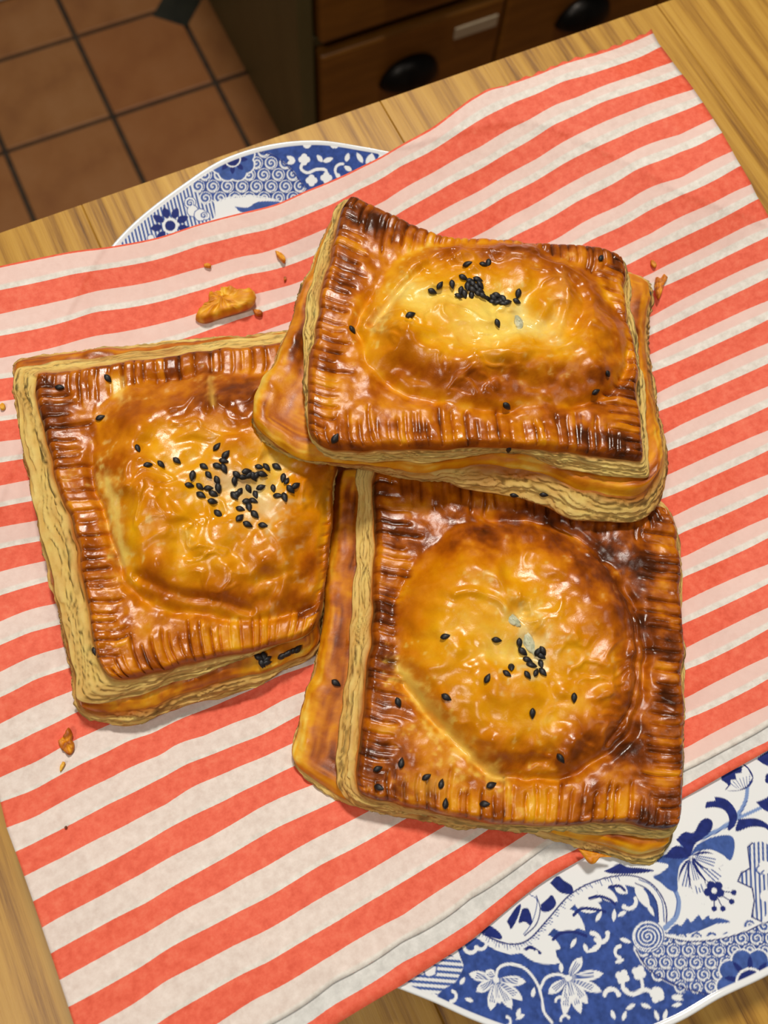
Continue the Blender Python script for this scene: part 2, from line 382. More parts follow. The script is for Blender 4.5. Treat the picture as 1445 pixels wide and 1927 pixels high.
def build_plate():
    dense = []
    a = -180.0
    while a < 180.0:
        dense.append(a); a += .115 if (-133 < a < -58 or 70 < a < 122) else .6
    th = np.radians(np.array(dense)); nt_ = len(th); R = plateR(th)
    rho = np.r_[0.02, .2, .4, .5, np.linspace(.58, .9875, 206), .990]
    prof = [(r, plateZ(r)) for r in rho]
    lip = [(.995, plateZ(.995)+.0006), (1.0, plateZ(1.0)), (1.0, plateZ(1.0)-.0016), (.992, plateZ(.99)-.0026), (.95, plateZ(.95)-.0034), (.8, plateZ(.8)-.0036), (.66, .0035), (.62, .0004), (.58, .0004), (.56, .0025), (.3, .0025), (.02, .0025)]
    rows = prof+lip
    V = np.zeros((len(rows), nt_, 3))
    for i, (r, z) in enumerate(rows):
        rr = r*R if r > .5 else r*(.138*(1-r/.5)+R*(r/.5))
        V[i, :, 0] = rr*np.cos(th); V[i, :, 1] = rr*np.sin(th); V[i, :, 2] = z
    nr = len(rows); F = grid_quads(nr, nt_, True)
    V = V.reshape(-1, 3)
    me = mesh_data('plate', V, F[:, ::-1], ngons=[list(range(nt_)), list(range((nr-1)*nt_, nr*nt_))[::-1]])
    # ---------------- transfer print, drawn in plate millimetres
    pos = V[:, :2]*1000; ang = np.degrees(np.arctan2(pos[:, 1], pos[:, 0])); rad = np.hypot(pos[:, 0], pos[:, 1])
    rhoV = np.repeat(np.array([r for r, z in rows]), nt_); top = np.repeat(np.arange(nr) < len(prof), nt_)
    inA = (ang > -134) & (ang < -60); inD = (ang > 66) & (ang < 126)
    can = pos.copy(); o_ = ~(inA | inD)
    ac = np.radians(-126+((ang[o_]+126) % 38)); can[o_] = np.stack([rad[o_]*np.cos(ac), rad[o_]*np.sin(ac)], -1)
    WH = lin((232, 236, 238)); DK = lin((36, 48, 116)); MD = lin((66, 92, 158)); LT = lin((126, 152, 202)); CO = lin((56, 80, 148))
    col = np.tile(WH, (len(V), 1)); act = np.where(top & (rhoV > .55))[0]; Q = can[act]; C = col[act]
    mott = fbm(Q[:, 0]*.9, Q[:, 1]*.9, 3, 5)
    order = np.argsort(Q[:, 0]); Qs = Q[order, 0]
    def sub(pts, m):
        lo, hi = pts.min(0)-m, pts.max(0)+m
        i0, i1 = np.searchsorted(Qs, [lo[0], hi[0]]); ix = order[i0:i1]
        return ix[(Q[ix, 1] >= lo[1]) & (Q[ix, 1] <= hi[1])]
    AA = .16
    def put(ix, cov, c, mo=0):
        cov = np.clip(cov, 0, 1)[:, None]; cc = np.tile(c, (len(ix), 1))
        if mo: cc = cc*(1+mo*(mott[ix]-.5)*2)[:, None]
        C[ix] = C[ix]*(1-cov)+cc*cov
    class Frame:
        def __init__(s, x0, y0, k): s.x0, s.y0, s.k = x0, y0, k; s.mm = .155/k
        def m(s, pts):
            p = np.asarray(pts, float); return plate_xy(s.x0+p[:, 0]/s.k, s.y0+p[:, 1]/s.k)
        def poly(s, pts, c, mo=0, smooth=False, fn=None):
            p = np.asarray(pts, float)
            if smooth: p = catmull(np.vstack([p, p[:1]]), max(24, 5*len(p)))[:-1]
            q = s.m(p); ix = sub(q, .4)
            if not len(ix): return
            cov = poly_sd(Q[ix], q)/AA+.5
            if fn is None: put(ix, cov, c, mo)
            else: fn(ix, np.clip(cov, 0, 1))
        def line(s, pts, wd, c, mo=0, smooth=True, taper=False):
            p = np.asarray(pts, float)
            if smooth and len(p) > 2: p = catmull(p, 8*len(p))
            q = s.m(p); W = wd*s.mm/2; ix = sub(q, W+.4)
            if len(ix): put(ix, (W-line_d(Q[ix], q))/AA+.5, c, mo)
        def petal(s, x0, y0, x1, y1, wd, c, mo=0, vein=None):
            t = np.linspace(0, 1, 10); pr = np.sin(np.pi*t**(1.35 if vein is not None else .9))**.75*wd/2
            dx, dy = x1-x0, y1-y0; l = math.hypot(dx, dy)+1e-9; nx, ny = -dy/l, dx/l
            a = np.stack([x0+dx*t+nx*pr, y0+dy*t+ny*pr], -1); b_ = np.stack([x0+dx*t-nx*pr, y0+dy*t-ny*pr], -1)[::-1][1:-1]
            s.poly(np.vstack([a, b_]), c, mo)
            if vein is not None:
                for o2 in (-.22, 0, .22):
                    s.line([(x0+dx*.12+nx*o2*wd*.5, y0+dy*.12+ny*o2*wd*.5), (x0+dx*.72+nx*o2*wd, y0+dy*.72+ny*o2*wd)], max(2.0, wd*.07), vein, smooth=False)
        def disc(s, x, y, r, c, mo=0):
            t = np.linspace(0, 2*np.pi, 22)[:-1]; s.poly(np.stack([x+r*np.cos(t), y+r*np.sin(t)], -1), c, mo)
        def spiral(s, x, y, r, turns, c0, c1):
            q = s.m([(x, y), (x+r, y), (x, y+r)]); ctr = q[0]; ex, ey = q[1]-q[0], q[2]-q[0]
            Mi = np.linalg.inv(np.stack([ex, ey], 1)); ix = sub(np.array([ctr-abs(ex)-abs(ey), ctr+abs(ex)+abs(ey)]), .2)
            if not len(ix): return
            l = (Q[ix]-ctr) @ Mi.T; rr = np.hypot(l[:, 0], l[:, 1]); a_ = np.arctan2(l[:, 1], l[:, 0])/(2*np.pi)
            cov = np.clip((1-rr)*np.linalg.norm(ex)/AA+.5, 0, 1); f = (rr*turns-a_) % 1.0
            put(ix, cov, c0); tri = np.abs(f-.5)*2; put(ix, cov*np.clip((.60-tri)*3+.5, 0, 1)*(rr < .88), c1)
        def scales(s, region, step, r, turns, ph=(0, 0)):
            p = np.asarray(region, float); s.poly(p, CO, .25)
            q = s.m(p); lo, hi = p.min(0), p.max(0); row = 0; y = lo[1]+ph[1]
            while y < hi[1]+step:
                x = lo[0]+ph[0]+(step/2 if row % 2 else 0)
                while x < hi[0]+step:
                    if poly_sd(np.array([[x, y]]), p)[0] > -r*.45: s.spiral(x, y, r, turns, WH*.93, MD)
                    x += step
                y += step*.80; row += 1
        def hatch(s, region, dx, dy, step, wd, c=None):
            p = np.asarray(region, float); q = s.m(p); ix = sub(q, .3)
            if not len(ix): return
            cov = np.clip(poly_sd(Q[ix], q)/AA+.5, 0, 1); e = s.m([p.mean(0), p.mean(0)+np.array([dx, dy])]); e = e[1]-e[0]; e /= np.linalg.norm(e)
            t = ((Q[ix]-q[0]) @ np.array([-e[1], e[0]]))/(step*s.mm); f = np.abs((t % 1)-.5)*2
            put(ix, cov, WH*.95); put(ix, cov*np.clip((wd-f)*4+.5, 0, 1), MD if c is None else c)
        def sprig(s, x, y, a, l, c=None):
            c = WH if c is None else c
            for da, k in ((-38, 1), (38, 1)):
                t = math.radians(a+da); s.petal(x, y, x+l*k*math.cos(t), y+l*k*math.sin(t), l*.36, c)
        def hook(s, x, y, a, l, c=None, flip=1):
            c = WH if c is None else c; t0 = math.radians(a); p = []
            for i in range(9):
                t = t0+flip*i*.34; p.append((x, y)); x += l/7*math.cos(t); y += l/7*math.sin(t)
            s.line(p, l*.20, c); s.disc(p[-1][0], p[-1][1], l*.15, c)
    A = Frame(745, 1400, 2.0643)
    # blue ground with scattered white flowers
    A.poly([(236, 790), (330, 742), (430, 782), (510, 772), (590, 700), (670, 606), (770, 548), (880, 522), (960, 535), (1016, 590), (1042, 690), (1000, 700), (930, 740), (922, 800), (955, 855), (1010, 905), (1090, 945), (1180, 968), (1255, 985), (1280, 1010), (1150, 1070), (1050, 1110), (760, 1140), (420, 1110), (250, 1060), (170, 990), (150, 965), (235, 920), (262, 860)], CO, .38)
    A.hatch([(20, 930), (130, 858), (205, 815), (250, 838), (262, 870), (232, 925), (190, 950), (160, 975), (90, 955)], 1, .08, 17, .48)
    A.disc(130, 880, 24, WH); A.line([(105, 875), (120, 905), (155, 895), (158, 868)], 5, MD)
    # acanthus scroll
    A.line([(322, 728), (400, 776), (470, 786), (530, 764), (600, 690), (680, 600), (770, 548), (870, 522), (950, 536)], 44, WH)
    for (x0, y0, x1, y1, wd) in ((470, 780, 640, 850, 70), (540, 750, 640, 795, 56), (560, 745, 622, 850, 50), (600, 700, 725, 700, 62), (640, 660, 720, 680, 50), (690, 610, 800, 640, 64), (740, 580, 800, 610, 44), (780, 560, 862, 612, 46), (850, 545, 900, 580, 40), (660, 640, 735, 725, 40), (400, 780, 465, 815, 34), (930, 545, 985, 640, 40)):
        A.petal(x0, y0, x1, y1, wd, WH)
    for l in ([(610, 760), (640, 735), (690, 730), (738, 745)], [(690, 665), (720, 640), (770, 642), (812, 652)], [(752, 600), (790, 592), (830, 605), (850, 622)], [(830, 555), (868, 552), (888, 568)], [(500, 800), (525, 790), (560, 812)]):
        A.line(l, 10, DK)
    for k in np.linspace(0, 1, 64):
        sp = catmull([(322, 722), (400, 768), (470, 778), (524, 754), (592, 680), (672, 590), (762, 538), (870, 510)], 65); i = int(k*63); p = sp[i]; d = sp[min(i+1, 64)]-sp[max(i-1, 0)]; d = d/np.linalg.norm(d); n_ = np.array([-d[1], d[0]])
        A.line([p, p+n_*(16+8*math.sin(i*1.7))+d*5], 2.6, MD, smooth=False)
    A.line([(318, 726), (400, 768), (470, 777), (524, 753), (592, 679), (672, 589), (762, 537), (870, 511), (950, 520), (1010, 560), (1048, 630), (1050, 712)], 5, DK)
    A.line([(930, 530), (985, 556), (1024, 612), (1034, 690), (1030, 722)], 22, WH); A.line([(930, 541), (978, 566), (1012, 616), (1020, 690)], 4, DK); A.line([(945, 527), (992, 550), (1032, 608), (1042, 690)], 4, MD)
    # blossoms on the blue
    for (cx, cy, ends) in ((388, 915, [(283, 893), (312, 962), (368, 1036), (404, 1010), (450, 1030), (492, 996), (505, 924), (350, 880)]), (668, 910, [(592, 970), (655, 1056), (718, 1048), (745, 1010), (800, 962), (806, 892), (722, 828), (690, 1000)])):
        for (ex, ey) in ends: A.petal(cx, cy, ex, ey, 40, WH, vein=MD)
        A.disc(cx, cy, 12, WH)
    A.line([(388, 915), (398, 872), (440, 855), (500, 872), (545, 925), (566, 985), (575, 1040), (606, 1082)], 9, WH); A.line([(560, 950), (584, 908), (630, 895), (668, 910)], 9, WH)
    for (x, y) in ((880, 905), (944, 888), (1014, 978)):
        for a in range(4): A.disc(x+15*math.cos(a*1.57+.4), y+15*math.sin(a*1.57+.4), 14, WH)
    A.line([(880, 920), (886, 955), (920, 972), (962, 955), (985, 960), (1014, 975)], 13, WH); A.line([(944, 895), (956, 925), (958, 955)], 11, WH); A.hook(1000, 955, -30, 50)
    for (x, y, a, l) in ((776, 690, -60, 46), (845, 690, -85, 50), (895, 650, 150, 40), (700, 755, 120, 44), (730, 775, 70, 40), (780, 795, 160, 40), (868, 755, 20, 50), (640, 850, 85, 40), (480, 800, 25, 44), (1070, 985, 10, 48), (1068, 985, -10, 46), (930, 1010, 150, 44), (950, 1010, 20, 44), (850, 1070, -110, 40), (880, 1075, -70, 40), (1020, 1075, -110, 44), (1040, 1075, -75, 46), (500, 1050, 150, 40), (470, 1060, -70, 36), (850, 850, -20, 40), (975, 620, 60, 56), (905, 960, 200, 34), (300, 1000, 200, 34), (250, 935, -60, 34), (530, 985, -80, 40), (1110, 1010, 170, 40)):
        A.petal(x, y, x+l*math.cos(math.radians(a)), y+l*math.sin(math.radians(a)), 17, WH)
    for (x, y, a, l, f) in ((930, 600, 75, 66, 1), (760, 735, 10, 74, 1), (775, 760, 40, 64, -1), (545, 810, 90, 66, -1), (265, 790, 70, 60, -1), (350, 770, 85, 52, 1), (870, 830, -160, 54, 1), (810, 975, -70, 66, 1), (620, 1000, -80, 40, 1), (430, 1060, 20, 44, 1), (220, 960, 30, 50, 1), (640, 1075, -90, 40, 1)):
        A.hook(x, y, a, l, None, f)
    # spiral boss and scale ground
    A.scales([(1028, 748), (1080, 752), (1150, 762), (1260, 752), (1350, 726), (1445, 684), (1500, 660), (1520, 800), (1440, 800), (1370, 800), (1290, 840), (1262, 900), (1252, 985), (1180, 968), (1090, 942), (1010, 900), (958, 850), (930, 800), (950, 770)], 59, 26, 1.7)
    A.line([(1034, 738), (1080, 750), (1150, 758), (1260, 748), (1350, 722), (1445, 680)], 10, WH); A.line([(1034, 748), (1080, 758), (1150, 768), (1260, 758), (1350, 732), (1445, 690)], 3.5, DK)
    A.line([(935, 805), (965, 855), (1015, 900), (1095, 940), (1180, 964), (1250, 980)], 5, DK)
    A.spiral(978, 748, 62, 4.2, WH, MD); t = np.linspace(0, 6.28, 30); A.line(np.stack([978+62*np.cos(t), 748+62*np.sin(t)], -1), 4, MD)
    # rim cartouche
    def cartouche(f, x, y, r, a0, a1, n, cr):
        pts = [(x+r*1.02*math.cos(math.radians(a)), y+r*1.02*math.sin(math.radians(a))) for a in np.linspace(0, 350, 30)]
        for i in range(n):
            a = math.radians(a0+(a1-a0)*i/(n-1)); f.disc(x+r*math.cos(a), y+r*math.sin(a), cr*1.16, WH)
        for i in range(n):
            a = math.radians(a0+(a1-a0)*i/(n-1)); f.disc(x+r*math.cos(a), y+r*math.sin(a), cr, MD, .3)
        f.disc(x, y, r, MD, .3)
        for i in range(n-1):
            a = math.radians(a0+(a1-a0)*(i+.5)/(n-1)); f.petal(x+r*.45*math.cos(a), y+r*.45*math.sin(a), x+r*1.12*math.cos(a), y+r*1.12*math.sin(a), cr*.55, DK)
        f.disc(x, y, r*.62, WH); f.disc(x, y, r*.52, DK, .2)
    cartouche(A, 1375, 925, 92, -190, 10, 6, 38)
    # white reserve: flower, buds and leaves
    def leafpoly(p, c=DK, mo=.3): A.poly(p, c, mo, True)
    A.line([(1080, 560), (1098, 610), (1088, 670), (1045, 716)], 16, LT); A.line([(1076, 560), (1092, 610), (1082, 670)], 3, MD)
    A.line([(1110, 395), (1180, 368), (1260, 330), (1320, 285), (1358, 220), (1366, 150)], 13, LT); A.line([(1116, 400), (1184, 373), (1264, 335), (1325, 290), (1364, 222)], 3, MD)
    A.line([(1320, 292), (1380, 265), (1450, 232)], 11, LT)
    leafpoly([(1048, 738), (1085, 700), (1108, 706), (1132, 676), (1146, 694), (1176, 664), (1190, 684), (1214, 664), (1222, 680), (1256, 676), (1300, 692), (1240, 700), (1190, 722), (1120, 740)], MD)
    leafpoly([(1200, 250), (1208, 226), (1240, 220), (1238, 206), (1276, 212), (1306, 236), (1326, 276), (1316, 318), (1288, 336), (1294, 292), (1276, 258), (1238, 246)])
    leafpoly([(1088, 372), (1120, 342), (1156, 344), (1180, 304), (1208, 288), (1230, 304), (1222, 340), (1186, 372), (1160, 392), (1142, 440), (1124, 410)])
    leafpoly([(1330, 292), (1400, 290), (1450, 320), (1470, 380), (1440, 330), (1380, 322), (1320, 340)])
    leafpoly([(1140, 440), (1170, 392), (1230, 362), (1300, 356), (1316, 396), (1300, 452), (1268, 430), (1220, 410), (1170, 420)], MD)
    leafpoly([(1140, 440), (1090, 424), (1034, 432), (1010, 456), (1060, 470), (1030, 500), (998, 516), (1030, 540), (1060, 566), (1092, 572), (1094, 520), (1104, 470)], MD)
    leafpoly([(806, 494), (836, 480), (868, 464), (900, 478), (950, 482), (1004, 492), (930, 504), (840, 504)])
    leafpoly([(1040, 440), (1080, 398), (1120, 404), (1140, 438), (1090, 446)])
    for (x, y, x1, y1, wd) in ((1145, 442, 1118, 596, 60), (1145, 442, 1196, 628, 56), (1145, 442, 1176, 560, 44), (1150, 440, 1230, 512, 44), (1150, 438, 1292, 560, 66), (1150, 436, 1270, 470, 60)):
        A.petal(x, y, x1, y1, wd+7, DK); A.petal(x, y, x1, y1, wd, WH, vein=MD)
    for i in range(5):
        a = i*1.257+.4; A.disc(1236+24*math.cos(a), 570+24*math.sin(a), 17, DK)
    A.disc(1236, 570, 11, WH)
    for (x, y) in ((1312, 577), (1304, 613), (1270, 640), (1236, 640)):
        A.line([(1236+.4*(x-1236), 570+.4*(y-570)), (x, y)], 4, DK, smooth=False); A.disc(x, y, 11, DK)
    A.poly([(1264, 140), (1266, 115), (1296, 100), (1340, 86), (1350, 78), (1372, 96), (1388, 130), (1372, 165), (1330, 182), (1280, 180), (1290, 160)], DK, .2, True)
    A.poly([(1276, 182), (1300, 160), (1300, 140), (1322, 138), (1318, 116), (1342, 112), (1346, 80), (1366, 96), (1384, 130), (1366, 162), (1330, 180)], WH, 0, False)
    for k in range(7): A.line([(1372-8*k, 160+2*k), (1374-13*k, 120+5*k)], 2.4, MD, smooth=False)
    leafpoly([(1400, 60), (1420, 42), (1470, 20), (1480, 90), (1440, 84)]); leafpoly([(1398, 226), (1430, 214), (1480, 190), (1480, 260), (1440, 262)]); leafpoly([(1436, 120), (1470, 100), (1470, 150), (1436, 150)])
    A.hatch([(1366, 398), (1388, 384), (1420, 378), (1448, 392), (1460, 470), (1462, 560), (1455, 640), (1420, 690), (1384, 672), (1392, 610), (1384, 560), (1330, 536), (1342, 500), (1376, 484)], .04, 1, 15, .45)
    A.line([(1384, 384), (1366, 400), (1376, 484), (1342, 500), (1328, 534), (1384, 560), (1392, 610), (1382, 672), (1420, 690)], 5, DK, smooth=False)
    A.disc(1430, 480, 26, WH); A.line([(1410, 470), (1400, 490), (1415, 505), (1428, 492)], 5, MD); A.disc(1436, 590, 22, WH)
    # sprays by the paper edge
    leafpoly([(598, 540), (628, 512), (652, 530), (684, 552), (684, 580), (640, 578)]); leafpoly([(562, 624), (590, 600), (606, 586), (622, 622), (596, 650), (566, 650)])
    A.line([(545, 590), (560, 640), (545, 700), (500, 745)], 4, DK); A.line([(520, 585), (548, 610), (530, 690), (496, 740)], 3, MD)
    leafpoly([(430, 690), (462, 640), (486, 622), (474, 672), (448, 720), (440, 706)]); leafpoly([(490, 640), (514, 640), (530, 688), (520, 704), (500, 690), (476, 694)]); leafpoly([(330, 728), (360, 706), (400, 730), (412, 758), (370, 752)])
    # ---- the far rim
    D = Frame(180, 240, 2.4083)
    D.hatch([(30, 560), (240, 390), (432, 238), (500, 300), (540, 345), (548, 404), (430, 470), (240, 560)], .25, 1, 19, .50)
    D.scales([(432, 240), (510, 204), (600, 170), (735, 108), (790, 116), (850, 152), (900, 200), (942, 262), (1000, 330), (900, 340), (830, 332), (740, 316), (640, 312), (540, 332), (480, 310)], 66, 29, 1.7)
    D.poly([(735, 108), (800, 92), (880, 66), (960, 50), (1060, 50), (1160, 62), (1360, 96), (1420, 130), (1300, 200), (1000, 330), (942, 262), (900, 200), (850, 152), (790, 116)], CO, .35)
    D.line([(740, 112), (795, 122), (850, 158), (900, 208), (945, 270)], 6, DK)
    D.poly([(545, 420), (538, 344), (600, 320), (700, 310), (800, 326), (860, 350), (800, 420)], WH); D.line([(538, 344), (600, 318), (700, 308), (800, 324), (850, 340)], 6, WH)
    D.poly([(630, 358), (690, 362), (730, 338), (800, 334), (850, 345), (800, 370), (720, 382), (660, 384)], MD, .3, True)
    cartouche(D, 620, 142, 62, -20, 200, 6, 40)
    for i in range(9):
        a = i*.698+.2; D.petal(338+34*math.cos(a), 445+34*math.sin(a), 338+92*math.cos(a), 445+88*math.sin(a), 34, DK, .2)
    D.disc(338, 445, 36, WH); D.disc(338, 445, 24, DK)
    for (x, y, r) in ((428, 340, 24), (440, 378, 24), (474, 396, 26), (500, 400, 16), (250, 500, 14)): D.disc(x, y, r+4, MD); D.disc(x, y, r, WH)
    D.spiral(428, 342, 20, 1.6, WH, MD); D.spiral(490, 398, 18, 1.6, WH, MD)
    for (x, y, a, l) in ((955, 95, -110, 46), (958, 95, -65, 46), (1080, 95, -115, 42), (1085, 95, -65, 42), (905, 150, 160, 40), (905, 152, 210, 46), (1030, 155, -20, 50), (1028, 155, -130, 40), (1135, 155, -75, 42), (1210, 160, -120, 54), (1225, 165, -60, 56), (1260, 170, -100, 56), (1280, 150, -50, 44), (1160, 195, -150, 40), (1320, 120, 180, 40)):
        D.petal(x, y, x+l*math.cos(math.radians(a)), y+l*math.sin(math.radians(a)), 22, WH)
    D.line([(945, 150), (930, 185), (960, 205), (1000, 190), (1040, 192), (1052, 225)], 15, WH)
    for (x, y) in ((945, 145), (978, 240), (1045, 228)):
        for a in range(4): D.disc(x+13*math.cos(a*1.57), y+13*math.sin(a*1.57), 14, WH)
    D.hook(1120, 165, 180, 70, None, -1)
    # plain white lip with a fine blue line inside
    rl = rhoV[act]; put(np.arange(len(act)), np.clip((rl-.988)/.002, 0, 1), WH)
    col[act] = C; add_col(me, col)
    o = obj('plate', me, m_china, None, (PC[0], PC[1], T))
    tag(o, 'blue and white patterned china plate with wavy rim under the striped paper bag', 'plate')
build_plate()

# ------------------------------------------------------------------ paper bag
# points seen along each printed stripe edge: stripe index -> (px, py) list
SD = {
 1: [(0,504),(88.6,485.5),(199,468.5),(304.6,448),(387.6,421),(470.7,400),(524.7,385.5),(574.5,363),(657.6,328),(720,297),(817,242),(875,198),(923,170),(954.4,162),(1016,140),(1122,104),(1226.7,63.7)],
 2: [(0,546),(133,517),(266,495),(376,462),(465,440),(531.5,422),(629,382),(680,354.6),(750.7,314.8),(830,272.7),(905.7,224),(972,190.8),(1060.7,153),(1211,104.4),(1240.3,89.4)],
 3: [(0,591),(133,561.6),(310,524),(398.6,499.6),(487,477.4),(595.7,437.6),(724,378),(817,323.6),(905.7,275),(994,226),(1083,184),(1260,119)],
 4: [(0,632),(177,588),(354,552.7),(465,517),(578,486),(762,394.5),(852.6,343.6),(950,290.4),(1038.6,237),(1127,195),(1280.2,141)],
 5: [(0,674),(88.6,657),(221,626),(354,595),(482.7,552.7),(551,535),(804,412),(906,357),(1016,295),(1105,244),(1215.7,197.4),(1302.4,169)],
 6: [(0,713.3),(16,711),(398.6,619),(545,570),(850,425.5),(950,370),(1060.7,308),(1171.5,255),(1280,210.7),(1319.4,194)],
 7: [(0,755.6),(25,752),(919,432),(994,390),(1083,339),(1171.5,295),(1280,252.8),(1339,224.5)],
 8: [(0,792.3),(31.5,788),(972,442),(1083,381),(1193.6,321.4),(1280,286),(1356,251)],
 9: [(0,831),(36,827),(1054,445.4),(1171.5,383.4),(1280,334.7),(1376,285.6)],
 10: [(0,870.5),(41,864),(1111.6,452),(1225,394),(1280,368),(1391,313)],
 11: [(0,914),(48,904.5),(1167,466.7),(1225,439),(1344.5,380),(1412,347.7)],
 12: [(0,954.3),(55,943.5),(1225,475),(1280,449),(1425,375)],
 13: [(0,992),(61,981),(1225,515),(1445,410)], 14: [(0,1033),(71,1019),(1225,548),(1445,444.8)],
 15: [(0,1076),(80,1056.5),(1225,596),(1445,487)], 16: [(0,1120.7),(87,1095),(1225,630),(1445,522.5)],
 17: [(0,1169.7),(33,1155.5),(102,1136.5),(1225,666.4),(1445,566)], 18: [(0,1214),(55,1191),(111,1175.5),(1225,700.5),(1445,601.7)],
 19: [(0,1264.6),(71,1232),(119,1218),(1233,742),(1445,645.6)], 20: [(0,1312.4),(40,1292.5),(66,1279),(124,1259),(1241,773),(1445,684)],
 21: [(0,1362),(66,1329),(129.5,1302.5),(1246.6,818),(1445,727)], 22: [(0,1410.7),(63,1380),(141,1342),(1256.5,848.5),(1445,765.5)],
 23: [(0,1463),(66.4,1434),(114.6,1407),(169,1380),(209,1362),(1260.7,891.7),(1445,810)],
 24: [(0,1510),(33,1498),(99.6,1466),(166,1431.5),(192,1419.6),(244,1393.6),(285,1380),(320,1362.5),(382,1336.5),(451.4,1307),(520.6,1274),(583,1251.7),(1236,942),(1445,847.7)],
 25: [(12.5,1557.6),(66,1537),(116,1509.5),(182.6,1475.5),(209,1463),(278.4,1430),(306,1418),(327,1404),(382,1385),(486,1343.4),(576,1300),(1266.5,972),(1445,893)],
 26: [(26.6,1604),(83,1576.7),(149.4,1542.7),(209,1511),(292,1470),(347.6,1440),(451.4,1398.8),(564,1345),(1291,999),(1445,930)],
 27: [(42,1651),(116,1614),(226.5,1558),(313,1513),(368,1478),(451.4,1442),(550,1399),(1295,1044),(1445,974)],
 28: [(59.4,1698),(100,1675.4),(197,1627),(313,1561),(417,1509.5),(486,1475),(548,1444),(1293,1083),(1445,1012.4)],
 29: [(77,1747),(100,1733),(238.4,1659),(295.7,1627),(382,1582),(486,1521.6),(593,1475),(1289,1131),(1445,1062)],
 30: [(92.6,1796),(273,1700),(399.5,1627),(520.6,1558),(628.7,1508),(1290.6,1171.8),(1445,1098.7)],
 31: [(111,1845),(238,1775),(411,1680),(507,1627),(640,1554.5),(688.8,1529),(1291.4,1219),(1445,1143.5)],
 32: [(129,1895),(273,1814.5),(446,1717.6),(605,1627),(761.7,1542),(1291.4,1259.8),(1445,1184)],
 33: [(185,1927),(307.6,1849),(446,1776.5),(600,1691.7),(671.6,1651.6),(843,1551),(1296,1310.7),(1445,1235.7)],
 34: [(295.5,1927),(411,1858),(500,1812.5),(628.7,1737.4),(757.4,1660),(918,1561.5),(1296,1351.4),(1445,1278)],
 35: [(408,1927),(480.6,1880),(628.7,1795),(757.4,1722.4),(886,1638.7),(993,1568),(1296,1404.5),(1445,1328)],
 36: [(513,1926),(628.7,1849),(757.4,1771.7),(886,1690),(972,1634),(1027.7,1593.7),(1291,1448.5),(1445,1366)],
 36.62: [(581.5,1926),(757.4,1812.5),(886,1737.4),(1092,1596),(1291,1479),(1445,1397)],
 37.15: [(637,1927),(757.4,1855.4),(886,1771.7),(1096,1617),(1291,1500),(1445,1413)],
}
def tps_fit(X, y, reg):
    d = np.linalg.norm(X[:, None]-X[None], axis=2); K = np.where(d > 0, d*d*np.log(d+1e-12), 0)+reg*np.eye(len(X))
    Pm = np.c_[np.ones(len(X)), X]; n = len(X)
    Am = np.zeros((n+3, n+3)); Am[:n, :n] = K; Am[:n, n:] = Pm; Am[n:, :n] = Pm.T
    s = np.linalg.solve(Am, np.r_[y, 0, 0, 0]); return X, s[:n], s[n:]
def tps_eval(f, Y):
    X, wt, a = f; out = np.zeros(len(Y))
    for i in range(0, len(Y), 8000):
        B = Y[i:i+8000]; d = np.linalg.norm(B[:, None]-X[None], axis=2)
        out[i:i+8000] = np.where(d > 0, d*d*np.log(d+1e-12), 0) @ wt+a[0]+B @ a[1:]
    return out
_X = np.array([(x/900., k/24.) for k, l in SD.items() for x, y in l]); _Y = np.array([y for k, l in SD.items() for x, y in l])
TPS = tps_fit(_X, _Y, 4e-5)
def paperZ(x, y):
    dx, dy = x-PC[0], y-PC[1]; rho = np.hypot(dx, dy)/plateR(np.arctan2(dy, dx))
    z = plateZ(rho)+.0014
    out = np.clip(rho-1.0, 0, 2)
    z = np.where(rho > 1, .0213+.010*np.clip(out*2.2, 0, .5)-.030*sstep(.15, .9, out), z)
    z = z+.0016*fbm(x*38, y*38, 3, 21)+.0005*fbm(x*110, y*110, 2, 31)
    return np.maximum(z, .0015)
RK = np.array([.7, 1, 2, 3, 4, 5, 6, 7, 8, 9, 10, 11, 12, 13, 38.0]); RX = np.array([1223.5, 1226.7, 1240.3, 1262.7, 1280.2, 1302.4, 1319.4, 1339, 1356, 1376, 1391, 1412, 1425, 1445, 1445+25*14.0])
def sheet(name, k0, k1, nk, ns, m, par, drop=0.0, ktop=None, inset=0.0):
    ks = np.linspace(0, 1, nk)[:, None]; s = np.linspace(0, 1, ns)[None, :]
    k = k0+(k1-k0)*ks+0*s
    xl = np.where(k > 25, 12.5+(k-25)*16.6, 12.5-(25-k)*11.5)-inset; xr = np.interp(k, RK, RX)+inset
    x = xl+(xr-xl)*s
    if ktop is not None:      # serrated factory edge at the first row(s)
        e = ktop(x[0]); k = e[None, :]+(k1-e[None, :])*ks
    y = tps_eval(TPS, np.stack([x.ravel()/900., k.ravel()/24.], -1)).reshape(x.shape)
    z = np.full(x.shape, .012)
    for _ in range(5):
        q = P(x, y, z); z = paperZ(q[..., 0], q[..., 1])
    q = P(x, y, z); q[..., 2] -= drop
    q = q-np.array([PC[0], PC[1], 0])
    me = mesh_data(name, q.reshape(-1, 3), grid_quads(nk, ns)[:, ::-1])
    add_float(me, k.ravel(), 'stripe')
    wx = (x/1445.).ravel(); kk = k.ravel()
    add_float(me, np.clip(.76-.24*wx+.16*sstep(14, 30, kk), 0, 1), 'along')
    add_float(me, np.clip(.95-.62*sstep(10, 22, kk)*sstep(.9, .4, wx)-.35*sstep(.45, .75, wx)*sstep(9, 3, kk), .2, 1), 'pink')
    o = obj(name, me, m, par)
    md = o.modifiers.new('thick', 'SOLIDIFY'); md.thickness = .00012; md.offset = -1
    return o
bag = empty('paper_bag', (PC[0], PC[1], T))
tag(bag, 'red and white striped flat paper bag spread over the plate under the pastries', 'paper bag')
